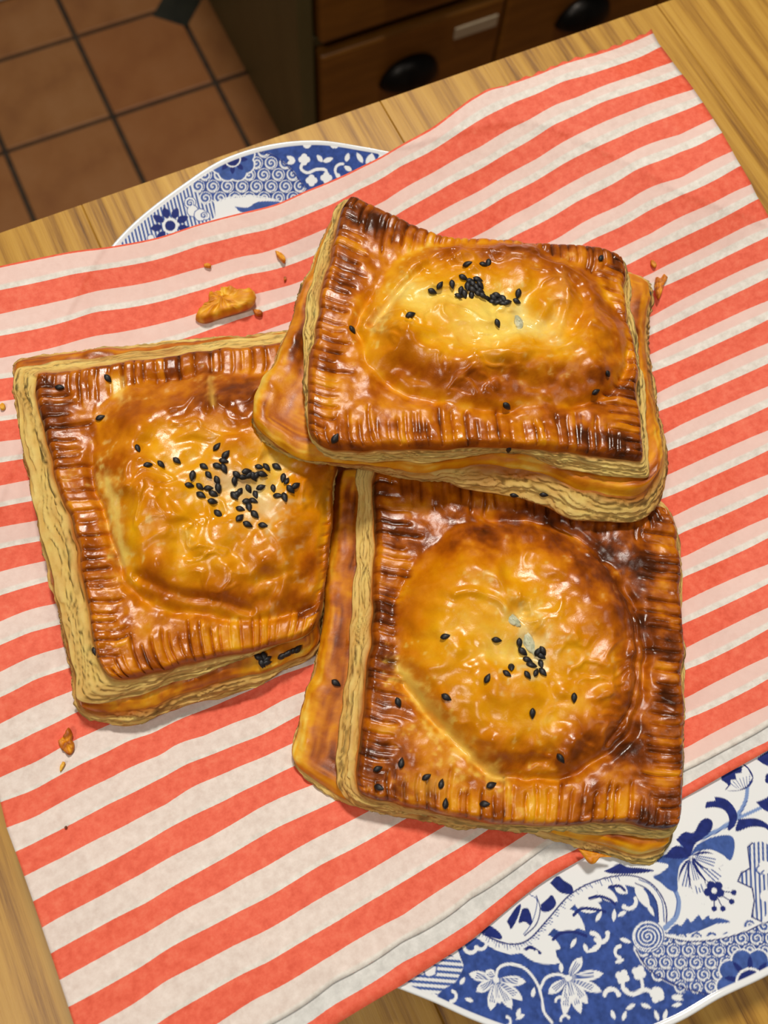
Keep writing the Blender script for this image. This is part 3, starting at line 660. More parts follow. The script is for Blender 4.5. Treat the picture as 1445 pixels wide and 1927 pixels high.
def topedge(x):
    base = np.interp(x, [0, 600, 900, 950, 960, 1000, 1226], [.955, .955, .90, .93, .80, .80, .72])
    ser = (np.abs(((x*.042) % 1)-.5)*2)*.16*sstep(930, 960, x)+(np.abs(((x*.03) % 1)-.5)*2)*.05*sstep(800, 930, x)
    return base+ser-.04
sheet('front_sheet', .9, 36.0, 230, 260, m_paper, bag, 0.0, topedge)
sheet('back_sheet', 1.1, 37.15, 120, 120, m_paper_back, bag, .0009, None, -4)

# ------------------------------------------------------------------ pastries
PAL = np.array([lin(c) for c in ((238, 204, 92), (226, 158, 10), (208, 126, 3), (172, 88, 4), (122, 55, 6), (68, 30, 8))]); PALT = np.array([0, .2, .42, .62, .82, 1.05])
def bake(b):
    b = np.clip(b, 0, 1.05); return np.stack([np.interp(b, PALT, PAL[:, k]) for k in range(3)], -1)
CREAM = lin((234, 208, 128)); CREAMD = lin((208, 166, 76)); GOLD = lin((206, 140, 40))
def ring(spec, n):
    """closed outline (top, right, bottom, left edges) -> four arrays of n points in 3-D"""
    c = spec['c']; z = [v*.001 for v in spec['z']]; e = spec.get('e', [[], [], [], []]); out = []
    for (a, b_, mid) in ((0, 1, e[0]), (1, 2, e[1]), (3, 2, e[2]), (0, 3, e[3])):
        p = catmull([c[a]]+list(mid)+[c[b_]], n); t = np.linspace(0, 1, n)
        q = P(p[:, 0], p[:, 1], z[a]+(z[b_]-z[a])*t); d_ = np.r_[0, np.cumsum(np.linalg.norm(np.diff(q, axis=0), axis=1))]
        tg = np.gradient(q, axis=0); nn = np.stack([-tg[:, 1], tg[:, 0], 0*t], -1); nn /= np.linalg.norm(nn, axis=1)[:, None]+1e-12
        q = q+nn*((fbm(d_*110, 0*d_+a, 2, spec.get('w', 3)+a)-.5)*.0022*np.minimum(1, np.minimum(d_, d_[-1]-d_)/.006))[:, None]
        out.append((q, d_))
    ctr = np.mean([q.mean(0) for q, d_ in out], 0); res = []
    for q, d_ in out:
        A0, A1 = ctr-q[0], ctr-q[-1]; A0 = A0/np.linalg.norm(A0); A1 = A1/np.linalg.norm(A1)
        res.append(q+.0017*(np.exp(-d_/.0022)[:, None]*A0+np.exp(-(d_[-1]-d_)/.0022)[:, None]*A1)*np.array([1, 1, 0]))
    return res
def loop(r): Tt, Rr, Bb, Ll = r; return np.vstack([Tt[:-1], Rr[:-1], Bb[::-1][:-1], Ll[::-1][:-1]])
def coons(r):
    Tt, Rr, Bb, Ll = r; n = len(Tt); u = np.linspace(0, 1, n)[None, :, None]; v = np.linspace(0, 1, n)[:, None, None]
    S = (1-v)*Tt[None]+v*Bb[None]+(1-u)*Ll[:, None]+u*Rr[:, None]
    return S-((1-u)*(1-v)*Tt[0]+u*(1-v)*Tt[-1]+(1-u)*v*Bb[0]+u*v*Bb[-1])
def normals_out(lp):
    t = np.roll(lp, -1, 0)-np.roll(lp, 1, 0); n = np.stack([t[:, 1], -t[:, 0], 0*t[:, 0]], -1); n /= np.linalg.norm(n, axis=1)[:, None]+1e-9
    ctr = lp.mean(0); s = np.sign(((lp-ctr)*n).sum(1).mean()); n = n*s
    for _ in range(6): n = (n+np.roll(n, 1, 0)+np.roll(n, -1, 0))/3
    return n
def wall(l0, l1, rows, amp, seed, bulge=.0):
    m = len(l0); t = np.linspace(0, 1, rows)[:, None]; per = np.r_[0, np.cumsum(np.linalg.norm(np.diff(l0, axis=0), axis=1))]*1000
    s = per[None, :]; n = normals_out((l0+l1)/2)
    warp = fbm(s*.05+0*t, t*1.5+0*s, 2, seed+9)
    lay = vn(s*.055+warp*2, t*9+warp*4, seed); f2 = vn(s*.30, t*15+warp*5, seed+3); f3 = vn(s*.9, t*20, seed+5)
    saw = (t*8+warp*7+.9*vn(s*.16, t*2.5, seed+13)) % 1.0
    d = (lay-.5)*1.3+(f2-.5)*.8+(f3-.5)*.5+(np.minimum(saw*1.25, (1-saw)*5)-.5)*.9
    fade = np.minimum(1, np.minimum(t, 1-t)*7)
    V = l0[None]*(1-t)[..., None]+l1[None]*t[..., None]
    V = V+n[None]*((d*amp*fade+bulge*np.sin(np.pi*t))[..., None]); V[..., 2] += (fbm(s*.12, t*3, 2, seed+7)-.5)*amp*.9*fade
    return V, lay*.35+f2*.25+f3*.1+.3*np.minimum(saw*1.25, (1-saw)*5), t+0*s, s+0*t
def pastry(name, label, S):
    n = 220
    r0, r1, r2, r3 = (ring(S[k], n) for k in ('r0', 'r1', 'r2', 'r3')); sd_ = S['seed']
    base = np.mean([loop(r3).mean(0)], 0); root = empty(name, (base[0], base[1], T+base[2])); tag(root, label, 'pastry', None)
    B0 = coons(r0); px0 = proj(B0).reshape(-1, 2)
    W = np.linalg.norm(B0[n//2, -1]-B0[n//2, 0])*1000; H = np.linalg.norm(B0[-1, n//2]-B0[0, n//2])*1000
    u = np.linspace(0, 1, n)[None, :]+np.zeros((n, 1)); v = np.linspace(0, 1, n)[:, None]+np.zeros((1, n))
    de = np.stack([v*H, (1-u)*W, (1-v)*H, u*W], 0); e = de.min(0); side = de.argmin(0)
    xm, ym = u*W, v*H
    mm_ = .150
    dome = np.array(catmull(S['dome']+[S['dome'][0]], 90)[:-1])
    sd = (poly_sd(px0, dome)*mm_).reshape(n, n)
    sd = sd+(fbm(xm*.11, ym*.11, 3, sd_+40)-.5)*3.2
    # crimp marks: one list of fork lines per side
    rs = np.random.RandomState(sd_); groove = np.zeros((n, n)); ridge = np.zeros((n, n))
    for k in range(4):
        al = xm if k in (0, 2) else ym; tot = W if k in (0, 2) else H; dk = de[k]; p = 2.0
        sk = (fbm(xm*.1, ym*.1, 2, sd_+k)-.5)*1.6
        own = sstep(-1.2, 1.2, np.min(np.delete(de, k, 0), 0)-dk+.6)
        ps = [rs.uniform(.5, 1.5)]
        while ps[-1] < tot-1.5: ps.append(ps[-1]+rs.choice([2.0, 2.6, 3.0, 3.3, 3.8])*rs.uniform(.9, 1.1))
        ps = np.array(ps+[tot+4]); nr_ = len(ps); dpt = rs.choice([.35, .6, .8, 1.0], nr_); tone = rs.normal(0, .075, nr_); lnk = rs.uniform(8.5, 14.5, nr_); stk_ = rs.uniform(.0, 1.2, nr_); asym = rs.uniform(-.05, .05, nr_)
        a2 = al+sk*.6; i_ = np.clip(np.searchsorted(ps, a2.ravel()).reshape(a2.shape), 1, nr_-1); t_ = np.clip((a2-ps[i_-1])/(ps[i_]-ps[i_-1]), 0, 1)
        lw = np.abs(2*t_-1); dd = np.where(t_ < .5, dpt[i_-1], dpt[i_]); ll = np.where(t_ < .5, lnk[i_-1], lnk[i_])
        win = sstep(.0, 1.2, dk-stk_[i_]*.5)*sstep(ll+1.2, ll-1.2, dk)*own
        groove = np.maximum(groove, dd*np.clip((lw-.45)/.55, 0, 1)**2.2*win); ridge = ridge+tone[i_]*win
    outside = sstep(.6, -1.4, sd); groove = groove*outside
    h = -3.2*np.clip(1-e/3.2, 0, 1)**2.2-1.5*groove
    h += (fbm(xm*.16, ym*.16, 2, sd_+2)-.5)*1.6*sstep(0, 3, e)
    h += .28*sstep(0, 5, e)*outside*(fbm(xm*.5, ym*.5, 2, sd_+4)-.3)
    Hd = S.get('H', 7.0)
    dm_ = sstep(-1.0, 13, sd)**.75*Hd
    h += dm_-1.9*np.exp(-((sd+1.2)/1.4)**2)*sstep(0, 3, e)*sstep(.30, .62, fbm(xm*.07, ym*.07, 2, sd_+44))
    ins = sstep(-.5, 4, sd)
    # soft wrinkles of the stretched lid
    wx = fbm(xm*.09, ym*.09, 2, sd_+11)*9; wy = fbm(xm*.09, ym*.09, 2, sd_+12)*9
    lump = fbm((xm+wx)*.085, (ym+wy)*.11, 2, sd_+6)-.5
    rdg = 1-np.abs(fbm((xm+wx*1.3)*.16, (ym+wy*1.3)*.24, 2, sd_+8)-.5)*5
    h += ins*(lump*5.0+np.clip(rdg, 0, 1)**2*.7*sstep(.5, .66, fbm(xm*.07, ym*.07, 2, sd_+14))+(fbm(xm*.22, ym*.22, 2, sd_+10)-.5)*.75)
    for (typ, pts, wd, am) in S.get('lines', []):
        d = (line_d(px0, catmull(pts, 8*len(pts)))*mm_).reshape(n, n); h += 1.7*am*np.exp(-(d/wd)**2)
    for (x, y, r, am) in S.get('dents', []):
        d = (np.hypot(px0[:, 0]-x, px0[:, 1]-y)*mm_).reshape(n, n); h += am*np.exp(-(d/r)**2)
    if 'inner' in S:
        si = (poly_sd(px0, catmull(S['inner']+[S['inner'][0]], 80)[:-1])*mm_).reshape(n, n)
        h += -S['inner_depth']*sstep(-1.2, 2.2, si)
    V = B0.copy(); V[..., 2] += h*.001
    px1 = proj(V); X1, Y1 = px1[..., 0], px1[..., 1]
    # ---- browning
    nz = fbm(xm*.16, ym*.16, 4, sd_+20)-.5; nf = fbm(xm*.6, ym*.6, 3, sd_+22)-.5
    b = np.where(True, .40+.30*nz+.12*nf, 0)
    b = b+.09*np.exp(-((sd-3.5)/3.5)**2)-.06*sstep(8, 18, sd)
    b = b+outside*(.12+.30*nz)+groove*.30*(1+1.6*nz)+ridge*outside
    b = b+.16*sstep(2.6, .6, e)-.34*np.exp(-((sd+.6)/1.1)**2)*S.get('crease', .5)*sstep(.42, .62, fbm(xm*.08, ym*.08, 2, sd_+46))
    b = b+ins*lump*.34
    stk = np.zeros((n, n))
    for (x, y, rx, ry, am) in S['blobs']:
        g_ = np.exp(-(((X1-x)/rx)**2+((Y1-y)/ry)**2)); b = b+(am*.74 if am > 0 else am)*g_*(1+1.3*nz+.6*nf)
    for (pts, wd, am) in S.get('streaks', []):
        d = line_d(px1.reshape(-1, 2), catmull(pts, 8*len(pts))).reshape(n, n)*(1+.8*nf); b = b+am*np.exp(-(d/wd)**2)
    C = bake(b)
    for (pts, wd, cc, am) in S.get('pale', []):
        d = line_d(px1.reshape(-1, 2), catmull(pts, 8*len(pts))).reshape(n, n)*np.clip(1+2.4*nf+1.2*nz, .15, 3); g_ = (am*.82*np.clip(1.1*np.exp(-(d/wd)**1.5), 0, 1))[..., None]; C = C*(1-g_)+lin(cc)*g_
    gloss = np.clip(.80+.5*nz+.25*groove-.15*sstep(2, 0, e), .25, 1.0)
    # ---- top crust side
    l0 = loop(np.array([[*x] for x in [0]]) if False else (V[0], V[:, -1], V[-1], V[:, 0])); l1 = loop(r1)
    Wv, lay, tt, ss = wall(l0, l1, 26, .00062, sd_+50)
    cw = np.clip(.25+1.1*(lay-.3), 0, 1)[..., None]; Cw = CREAMD*(1-cw)+CREAM*cw
    br = np.clip(1.1*np.exp(-tt/.10)+.5*(fbm(ss*.06, tt*2, 3, sd_+60)-.45)*2, 0, .9)[..., None]; Cw = Cw*(1-br)+bake(.50+.25*(lay))*br
    nv = n*n; rows, m = Wv.shape[:2]
    allV = np.vstack([V.reshape(-1, 3), Wv.reshape(-1, 3)]); allC = np.vstack([C.reshape(-1, 3), Cw.reshape(-1, 3)])
    gl = np.r_[gloss.ravel(), np.clip(.10+.5*br[..., 0].ravel(), 0, .6)]
    F = np.vstack([grid_quads(n, n)[:, ::-1], grid_quads(rows, m, True, nv)[:, ::-1]])
    org = np.array([base[0], base[1], base[2]])
    me = mesh_data('top_crust', allV-org, F, ngons=[list(range(nv+(rows-1)*m, nv+rows*m))[::-1]])
    add_col(me, allC); add_float(me, gl, 'gloss'); topo = obj('top_crust', me, m_pastry, root); topo['label'] = 'domed glazed lid with fork-crimped border'
    # ---- bottom crust: glazed ledge and flaky side
    nb = 110; q2 = ring(S['r2'], nb); B2 = coons(q2); ub = np.linspace(0, 1, nb)[None, :]+np.zeros((nb, 1)); vb = np.linspace(0, 1, nb)[:, None]+np.zeros((1, nb))
    eb = np.minimum(np.minimum(ub, 1-ub)*W, np.minimum(vb, 1-vb)*H); nzb = fbm(ub*W*.12, vb*H*.12, 4, sd_+70)-.5
    V2 = B2.copy(); V2[..., 2] += .001*(-3.0*np.clip(1-eb/4.5, 0, 1)**2+.5*(vn(ub*W*.1+vb*H*.1, eb*1.5, sd_+71)-.5)*sstep(0,1,eb)*sstep(7,4,eb)+3.0*nzb*sstep(0, 2, eb)*sstep(7,4,eb)+.9*(fbm(ub*W*.5,vb*H*.5,2,sd_+77)-.5)*sstep(7,4,eb)-.9*sstep(5, 9, eb))
    p2 = proj(V2); b2 = .60+.6*nzb-S.get('ledge', .3)*sstep(5.5, 2.0, eb+3*nzb)*(1+1.2*nzb)+.34*(vn(ub*W*.12+vb*H*.12, eb*1.9, sd_+71)-.5)+.30*(fbm(ub*W*.5,vb*H*.5,3,sd_+72)-.5)
    for (x, y, rx, ry, am) in S.get('blobs2', []): b2 = b2+am*np.exp(-(((p2[..., 0]-x)/rx)**2+((p2[..., 1]-y)/ry)**2))
    C2 = bake(b2); l2 = loop((V2[0], V2[:, -1], V2[-1], V2[:, 0])); q3 = ring(S['r3'], nb); l3 = loop(q3)
    def resamp(l, k): i = np.linspace(0, len(l), k, endpoint=False); i0 = i.astype(int); f = (i-i0)[:, None]; return l[i0]*(1-f)+l[(i0+1) % len(l)]*f
    mm2 = 2*len(l2); W2, lay2, t2, s2 = wall(resamp(l2, mm2), resamp(l3, mm2), 26, .0008, sd_+80, .0006)
    c2 = np.clip(.2+1.1*(lay2-.3), 0, 1)[..., None]; Cw2 = CREAMD*(1-c2)+CREAM*c2
    br2 = np.clip(.9*np.exp(-t2/.16)+.8*np.exp(-(1-t2)/.12)+.7*(fbm(s2*.05, t2*2, 3, sd_+90)-.45)*2, 0, .9)[..., None]; Cw2 = Cw2*(1-br2)+bake(.50+.28*lay2)*br2
    nv2 = nb*nb; rows2, m2 = W2.shape[:2]; aV = np.vstack([V2.reshape(-1, 3), W2.reshape(-1, 3)])
    me = mesh_data('bottom_crust', aV-org, np.vstack([grid_quads(nb, nb)[:, ::-1], grid_quads(rows2, m2, True, nv2)[:, ::-1]]), ngons=[list(range(nv2+(rows2-1)*m2, nv2+rows2*m2))[::-1]])
    add_col(me, np.vstack([C2.reshape(-1, 3), Cw2.reshape(-1, 3)])); add_float(me, np.r_[np.clip(.42+1.4*nzb.ravel()+.4*(fbm(ub*W*.8,vb*H*.8,2,sd_+73).ravel()-.5), .05, .85), np.clip(.10+.5*br2[..., 0].ravel(), 0, .6)], 'gloss')
    bo = obj('bottom_crust', me, m_pastry, root); bo['label'] = 'flaky layered base with glazed ledge'
    # ---- seeds
    surf = []
    for o_ in (topo, bo):
        k = len(o_.data.vertices); co = np.zeros(k*3, np.float32); no = np.zeros(k*3, np.float32); o_.data.vertices.foreach_get('co', co); o_.data.vertices.foreach_get('normal', no)
        surf.append((co.reshape(-1, 3)+org, no.reshape(-1, 3)))
    AV = np.vstack([s[0] for s in surf]); AN = np.vstack([s[1] for s in surf]); AP = proj(AV); eye = np.array([0, 0, HC]); dist = np.linalg.norm(AV-eye, axis=1)
    for (x, y, a) in S['seeds']:
        d2 = (AP[:, 0]-x)**2+(AP[:, 1]-y)**2; near = np.where(d2 < 36)[0]
        if not len(near): near = np.array([d2.argmin()])
        i = near[np.argmin(dist[near])]; nrm = AN[near[np.argsort(dist[near])[:8]]].mean(0); nrm /= np.linalg.norm(nrm)+1e-9
        ar = math.radians(a); z_ = AV[i, 2]; dv = P(x+10*math.cos(ar), y+10*math.sin(ar), z_)-P(x, y, z_); dv = dv-nrm*dv.dot(nrm); dv /= np.linalg.norm(dv)
        yv = np.cross(nrm, dv); k = random.uniform(.98, 1.22)
        o_ = bpy.data.objects.new('nigella_seed', SEED); COL.objects.link(o_); o_.parent = root
        p = AV[i]+nrm*.0004-org
        o_.matrix_local = Matrix([[dv[0]*k, yv[0]*k, nrm[0]*k, p[0]], [dv[1]*k, yv[1]*k, nrm[1]*k, p[1]], [dv[2]*k, yv[2]*k, nrm[2]*k, p[2]], [0, 0, 0, 1]])
    for (x, y, l_, w_, a) in S.get('fill', []):
        d2 = (AP[:, 0]-x)**2+(AP[:, 1]-y)**2; near = np.where(d2 < 30)[0]; i = near[np.argmin(dist[near])]
        g = 14; th = np.linspace(0, 2*np.pi, 2*g, endpoint=False)[None, :]; ph = np.linspace(.05, np.pi-.05, g)[:, None]
        rr = 1+.5*(fbm(np.cos(th)*2+ph*2+5, np.sin(th)*2+ph, 2, int(x)%50)-.5)
        vv = np.stack([l_*np.sin(ph)*np.cos(th)*rr, w_*np.sin(ph)*np.sin(th)*rr, 1.0*np.cos(ph)*rr+0*th], -1).reshape(-1, 3)*.001
        mf = mesh_data('filling', vv, grid_quads(g, 2*g, True)[:, ::-1]); o_ = obj('filling', mf, m_fill, root, AV[i]+np.array([0, 0, .0001])-org)
        dv = P(x+10*math.cos(math.radians(a)), y+10*math.sin(math.radians(a)), AV[i, 2])-P(x, y, AV[i, 2]); o_.rotation_euler = (0, 0, math.atan2(dv[1], dv[0])); o_['label'] = 'pale green-white filling showing through a slit'
    return root
# one seed, a flattened teardrop about 2.7 mm long
_sv = []
for i in range(9):
    t = i/8; r = (math.sin(math.pi*min(1, t*1.0))**.75)*(1.0-.45*t) if 0 < i < 8 else .02
    for k in range(8):
        a = 2*math.pi*k/8+.2; _sv.append(((t-.48)*2.75, 1.02*r*math.cos(a), .72*r*math.sin(a)*(1.15 if k % 2 else 1)))
SEED = mesh_data('nigella_seed', np.array(_sv)*.001, grid_quads(9, 8, True), ngons=[list(range(8))[::-1], list(range(64, 72))]); SEED.materials.append(m_seed)

def cv(lst, x0, y0, k): return [(x0+x/k, y0+y/k, a) for x, y, a in lst]
SL = cv([(245,272,0),(450,236,45),(405,400,-20),(573,525,70),(617,594,-10),(671,596,35),(733,575,35),(888,521,-45),(934,550,-50),(926,578,10),(903,598,20),(924,606,60),(795,635,100),(830,602,30),(855,632,50),(788,679,5),(828,682,40),(850,690,0),(886,668,70),(908,688,80),(823,716,30),(881,710,25),(879,744,0),(897,791,40),(1060,604,10),(1098,603,40),(1142,600,30),(1022,622,-10),(984,635,40),(972,668,80),(1008,660,10),(1034,652,-30),(1062,638,-60),(1088,636,10),(1050,654,60),(1029,690,60),(1067,684,-20),(956,722,50),(976,716,-40),(993,702,-60),(1056,716,70),(1048,742,20),(1020,742,-10),(1030,768,80),(985,773,15),(1050,796,45),(988,811,-50),(1020,836,20),(1076,842,10),(1156,650,100),(1178,660,-70),(1129,690,80),(1203,696,40),(1228,687,-30),(1141,720,10),(1174,725,75),(375,1365,60),
  (1078,1392,20),(1094,1386,70),(1108,1398,-30),(1084,1410,50),(1104,1414,0),(1070,1412,80),(1160,1398,-40),(1178,1388,-30),(1196,1380,-40),(1212,1368,-30),(1228,1360,-40)], 0, 600, 2.189)
ST = cv([(740,282,5),(800,279,0),(814,272,100),(1181,261,-60),(703,346,80),(641,368,20),(661,358,-60),(740,325,20),(757,331,0),(777,326,10),(766,341,50),(744,350,90),(760,358,30),(774,349,60),(786,361,20),(795,351,40),(744,374,70),(763,377,80),(720,380,20),(733,364,100),(780,373,30),(796,388,30),(816,391,0),(831,384,40),(846,378,20),(851,396,60),(863,404,30),(879,402,-20),(840,402,0),(827,398,20),(857,387,50),(917,377,95),(913,402,20),(569,442,-20),(849,470,60),(383,489,20),(319,848,-60),(873,745,50),(1202,633,20),(1163,694,-30),(881,887,90),(900,1036,10),(994,1031,-10),(1342,376,-80)], 440, 330, 1.7)
SB = cv([(574,601,-10),(754,628,10),(834,634,80),(843,664,40),(852,680,20),(868,700,15),(885,672,-60),(892,682,30),(905,666,60),(903,695,70),(909,725,50),(859,735,50),(890,735,-60),(806,711,90),(789,732,40),(712,748,-60),(575,819,30),(422,833,70),(1016,817,90),(874,877,85),(429,1033,-80),(961,1029,60),(348,1067,-20),(341,1122,20),(518,1090,-30),(567,1110,-75),(737,1112,-25),(705,1170,5),(578,1183,-85),(208,765,30)], 520, 860, 1.806)

LEFT = dict(seed=3, H=6.5, ledge=.10,
 r0=dict(c=[(56,694),(640,617),(598,1184),(205,1285)], z=[35,24,22,33], e=[[(180,682),(340,660),(516,637)],[(634,800),(622,1000),(612,1100)],[(301,1258),(448,1226),(540,1203)],[(91,874),(129,988),(156,1102),(176,1217)]]),
 r1=dict(w=11,c=[(24,688),(638,609),(596,1190),(140,1328)], z=[29,18,16,27], e=[[(180,672),(340,650),(525,628)],[(630,800),(618,1000),(608,1100)],[(303,1296),(433,1246),(509,1216)],[(40,820),(68,965),(115,1160),(134,1262)]]),
 r2=dict(w=23,c=[(17,669),(640,604),(597,1222),(143,1338)], z=[28,17,15,26], e=[[(90,661),(180,651),(300,645),(400,631),(525,619)],[(628,800),(614,1000),(604,1100)],[(254,1333),(356,1299),(471,1268),(528,1247)],[(38,820),(65,965),(112,1160),(132,1265)]]),
 r3=dict(w=31,c=[(24,682),(640,617),(596,1236),(150,1352)], z=[21,10,8,19], e=[[],[(628,800),(612,1000),(602,1100)],[(250,1363),(318,1344),(433,1306),(530,1266)],[(44,820),(72,965),(118,1160),(140,1270)]]),
 dome=[(180,851),(201,769),(256,725),(365,709),(493,705),(590,716),(616,850),(606,988),(598,1090),(560,1138),(457,1162),(388,1146),(300,1140),(250,1102),(216,1011),(184,920)],
 dents=[(430,905,9,-2.0),(560,1020,6,1.0)],
 lines=[(0,[(262,1085),(330,1118),(400,1128),(470,1150)],1.4,-.9),(0,[(255,930),(330,975),(380,1040),(440,1085)],2.2,.8),(0,[(395,715),(398,790)],.8,.7),(0,[(500,1000),(540,1060),(530,1130)],1.6,.7),(0,[(460,920),(520,960),(600,960)],2,-.6)],
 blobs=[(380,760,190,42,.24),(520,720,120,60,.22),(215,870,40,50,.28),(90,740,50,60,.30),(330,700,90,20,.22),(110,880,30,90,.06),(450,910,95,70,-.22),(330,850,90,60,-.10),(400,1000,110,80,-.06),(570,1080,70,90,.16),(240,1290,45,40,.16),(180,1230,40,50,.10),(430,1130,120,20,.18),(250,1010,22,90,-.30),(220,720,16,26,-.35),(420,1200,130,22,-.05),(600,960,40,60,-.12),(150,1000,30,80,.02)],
 pale=[([(200,900),(222,985),(232,1060)],9,(232,206,106),.85),([(395,715),(400,760)],6,(232,190,90),.6),([(425,900),(470,925),(500,950)],26,(214,206,170),.55),([(222,720),(228,750)],8,(238,204,110),.7)],
 blobs2=[(60,672,50,14,.20),(300,648,160,12,.05),(530,1240,90,20,-.28),(300,1320,90,20,-.25)],
 seeds=SL, fill=[])
TOP = dict(seed=21, H=8.0,
 r0=dict(c=[(655,354),(1176,472),(1221,866),(584,828)], z=[38,31,40,47], e=[[(700,372),(760,405),(830,436),(960,446),(1060,450),(1130,456)],[(1184,565),(1200,671),(1208,777)],[(640,838),(793,838),(905,832),(1005,836),(1116,850)],[(622,465),(598,565),(581,700)]]),
 r1=dict(w=11,c=[(643,372),(1180,486),(1228,905),(586,846)], z=[31,24,33,40], e=[[(700,392),(760,425),(830,458),(960,470),(1060,474),(1130,478)],[(1190,590),(1206,690),(1216,800)],[(650,862),(770,872),(850,862),(930,850),(1005,862),(1087,892)],[(606,465),(578,565),(570,700)]]),
 r2=dict(w=23,c=[(636,378),(1231,520),(1256,880),(466,785)], z=[30,23,32,39], e=[[(700,402),(760,436),(830,470),(960,484),(1060,490),(1150,496)],[(1216,620),(1222,690),(1240,770)],[(560,852),(675,868),(793,880),(881,872),(1000,880),(1110,915),(1200,925)],[(606,440),(560,545),(520,655),(480,735)]]),
 r3=dict(w=31,c=[(642,392),(1226,534),(1236,968),(480,822)], z=[23,16,24,32], e=[[(700,412),(760,446),(830,480),(960,494),(1060,500),(1150,508)],[(1214,630),(1226,740),(1254,870)],[(558,858),(675,879),(793,897),(881,925),(969,938),(1028,955),(1087,979),(1180,984)],[]]),
 dome=[(675,612),(699,565),(752,492),(820,462),(910,455),(1005,468),(1095,510),(1160,590),(1176,662),(1146,730),(1075,753),(958,768),(852,756),(769,727),(705,683)],
 inner=[(690,612),(760,540),(850,500),(960,495),(1055,520),(1100,570),(1090,630),(1030,672),(940,682),(850,668),(780,640)], inner_depth=3.0,
 dents=[(978,610,3.2,-2.4)],
 lines=[(0,[(700,610),(745,560),(790,520),(850,490)],1.2,-1.0),(0,[(745,560),(800,560),(880,520)],1.6,.5),(0,[(1050,520),(1060,580),(1040,650)],1.2,.5),(0,[(800,690),(870,700),(960,700)],2.4,.7)],
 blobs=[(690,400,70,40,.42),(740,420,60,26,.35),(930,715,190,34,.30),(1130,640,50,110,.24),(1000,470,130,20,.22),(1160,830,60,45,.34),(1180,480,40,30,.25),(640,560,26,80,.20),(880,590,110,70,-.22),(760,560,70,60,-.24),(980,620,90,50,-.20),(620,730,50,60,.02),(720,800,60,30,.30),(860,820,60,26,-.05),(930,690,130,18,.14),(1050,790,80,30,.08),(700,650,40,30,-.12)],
 pale=[([(705,605),(745,560),(775,535)],9,(234,214,120),.75),([(975,585),(985,605),(1000,612)],15,(228,214,140),.8),([(1060,520),(1050,600),(1030,650)],12,(222,160,70),.4)],
 blobs2=[(510,720,60,60,-.25),(560,560,20,120,.22),(1232,600,30,100,.25),(1235,780,20,60,.12)],
 seeds=ST, fill=[(976,604,2.6,1.2,80)])
FRONT = dict(seed=47, H=7.5,
 r0=dict(c=[(704,862),(1262,946),(1288,1562),(668,1498)], z=[21.5,21.5,23.5,22.5], e=[[],[(1288,1050),(1288,1137),(1292,1303),(1293,1469)],[(741,1510),(880,1542),(1018,1553),(1157,1548),(1240,1562)],[(703,1026),(693,1248),(676,1440)]]),
 r1=dict(w=11,c=[(672,862),(1258,945),(1270,1582),(632,1497)], z=[15,15,17,16], e=[[],[(1281,1050),(1281,1137),(1284,1303),(1284,1470)],[(700,1520),(907,1554),(1074,1566),(1200,1580)],[(670,1026),(654,1248),(628,1440)]]),
 r2=dict(w=23,c=[(636,872),(1256,948),(1272,1588),(540,1428)], z=[14,14,16,15], e=[[],[(1279,1050),(1279,1137),(1281,1303),(1281,1470)],[(628,1490),(690,1516),(770,1534),(963,1556),(1074,1578),(1160,1598),(1230,1608)],[(616,1009),(608,1100),(592,1248),(556,1380)]]),
 r3=dict(w=31,c=[(646,884),(1252,956),(1246,1622),(560,1442)], z=[7.5,7.5,10,8.5], e=[[],[(1272,1137),(1274,1303),(1272,1470)],[(640,1504),(690,1524),(770,1540),(963,1562),(1074,1590),(1160,1612),(1215,1630)],[(624,1009),(602,1248),(568,1380)]]),
 dome=[(758,1126),(797,1048),(852,1000),(935,985),(1018,994),(1125,1047),(1188,1126),(1206,1220),(1194,1331),(1150,1410),(1074,1452),(990,1460),(908,1440),(830,1364),(764,1281),(744,1203)],
 dents=[(968,1164,3.0,-3.0),(992,1205,2.6,-2.2),(1010,1240,3,-1.2),(900,1060,8,1.0),(1080,1100,8,1.2)],
 lines=[(0,[(1130,1060),(1180,1140),(1196,1230),(1184,1330),(1140,1400)],.9,-1.0),(0,[(1100,1040),(1160,1110),(1180,1200),(1172,1300)],1.2,.8),(0,[(850,1130),(880,1125),(925,1140),(950,1165)],1.2,.6),(0,[(760,1290),(830,1370),(910,1440)],1.6,-1.0)],
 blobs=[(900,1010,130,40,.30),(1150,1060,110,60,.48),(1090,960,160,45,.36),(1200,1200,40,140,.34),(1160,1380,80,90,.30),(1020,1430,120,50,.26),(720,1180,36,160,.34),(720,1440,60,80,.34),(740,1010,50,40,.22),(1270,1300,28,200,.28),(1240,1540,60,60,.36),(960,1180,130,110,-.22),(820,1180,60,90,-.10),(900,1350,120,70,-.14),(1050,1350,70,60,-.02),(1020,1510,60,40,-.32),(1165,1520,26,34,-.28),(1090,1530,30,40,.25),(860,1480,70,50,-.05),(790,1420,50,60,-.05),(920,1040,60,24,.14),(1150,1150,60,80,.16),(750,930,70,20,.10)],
 pale=[([(750,1255),(800,1320),(850,1385),(905,1440),(945,1465)],10,(238,204,92),.85),([(985,1185),(1005,1215),(1012,1245)],17,(226,214,160),.75),([(982,1158),(955,1160)],13,(236,206,110),.6),([(790,1480),(840,1470)],20,(226,168,60),.5)],
 blobs2=[(560,1400,50,50,-.20),(600,1440,20,40,.25),(630,1100,22,160,.10),(1200,1600,90,30,-.20)],
 seeds=SB, fill=[(968,1166,2.9,1.3,45),(997,1206,3.4,1.5,65)])
pastry('puff_pastry', 'square puff pastry with a wide scatter of many black seeds on its lid', LEFT)
pastry('puff_pastry', 'square puff pastry with few black seeds and a deep brown lid, nearest the bare china', FRONT)
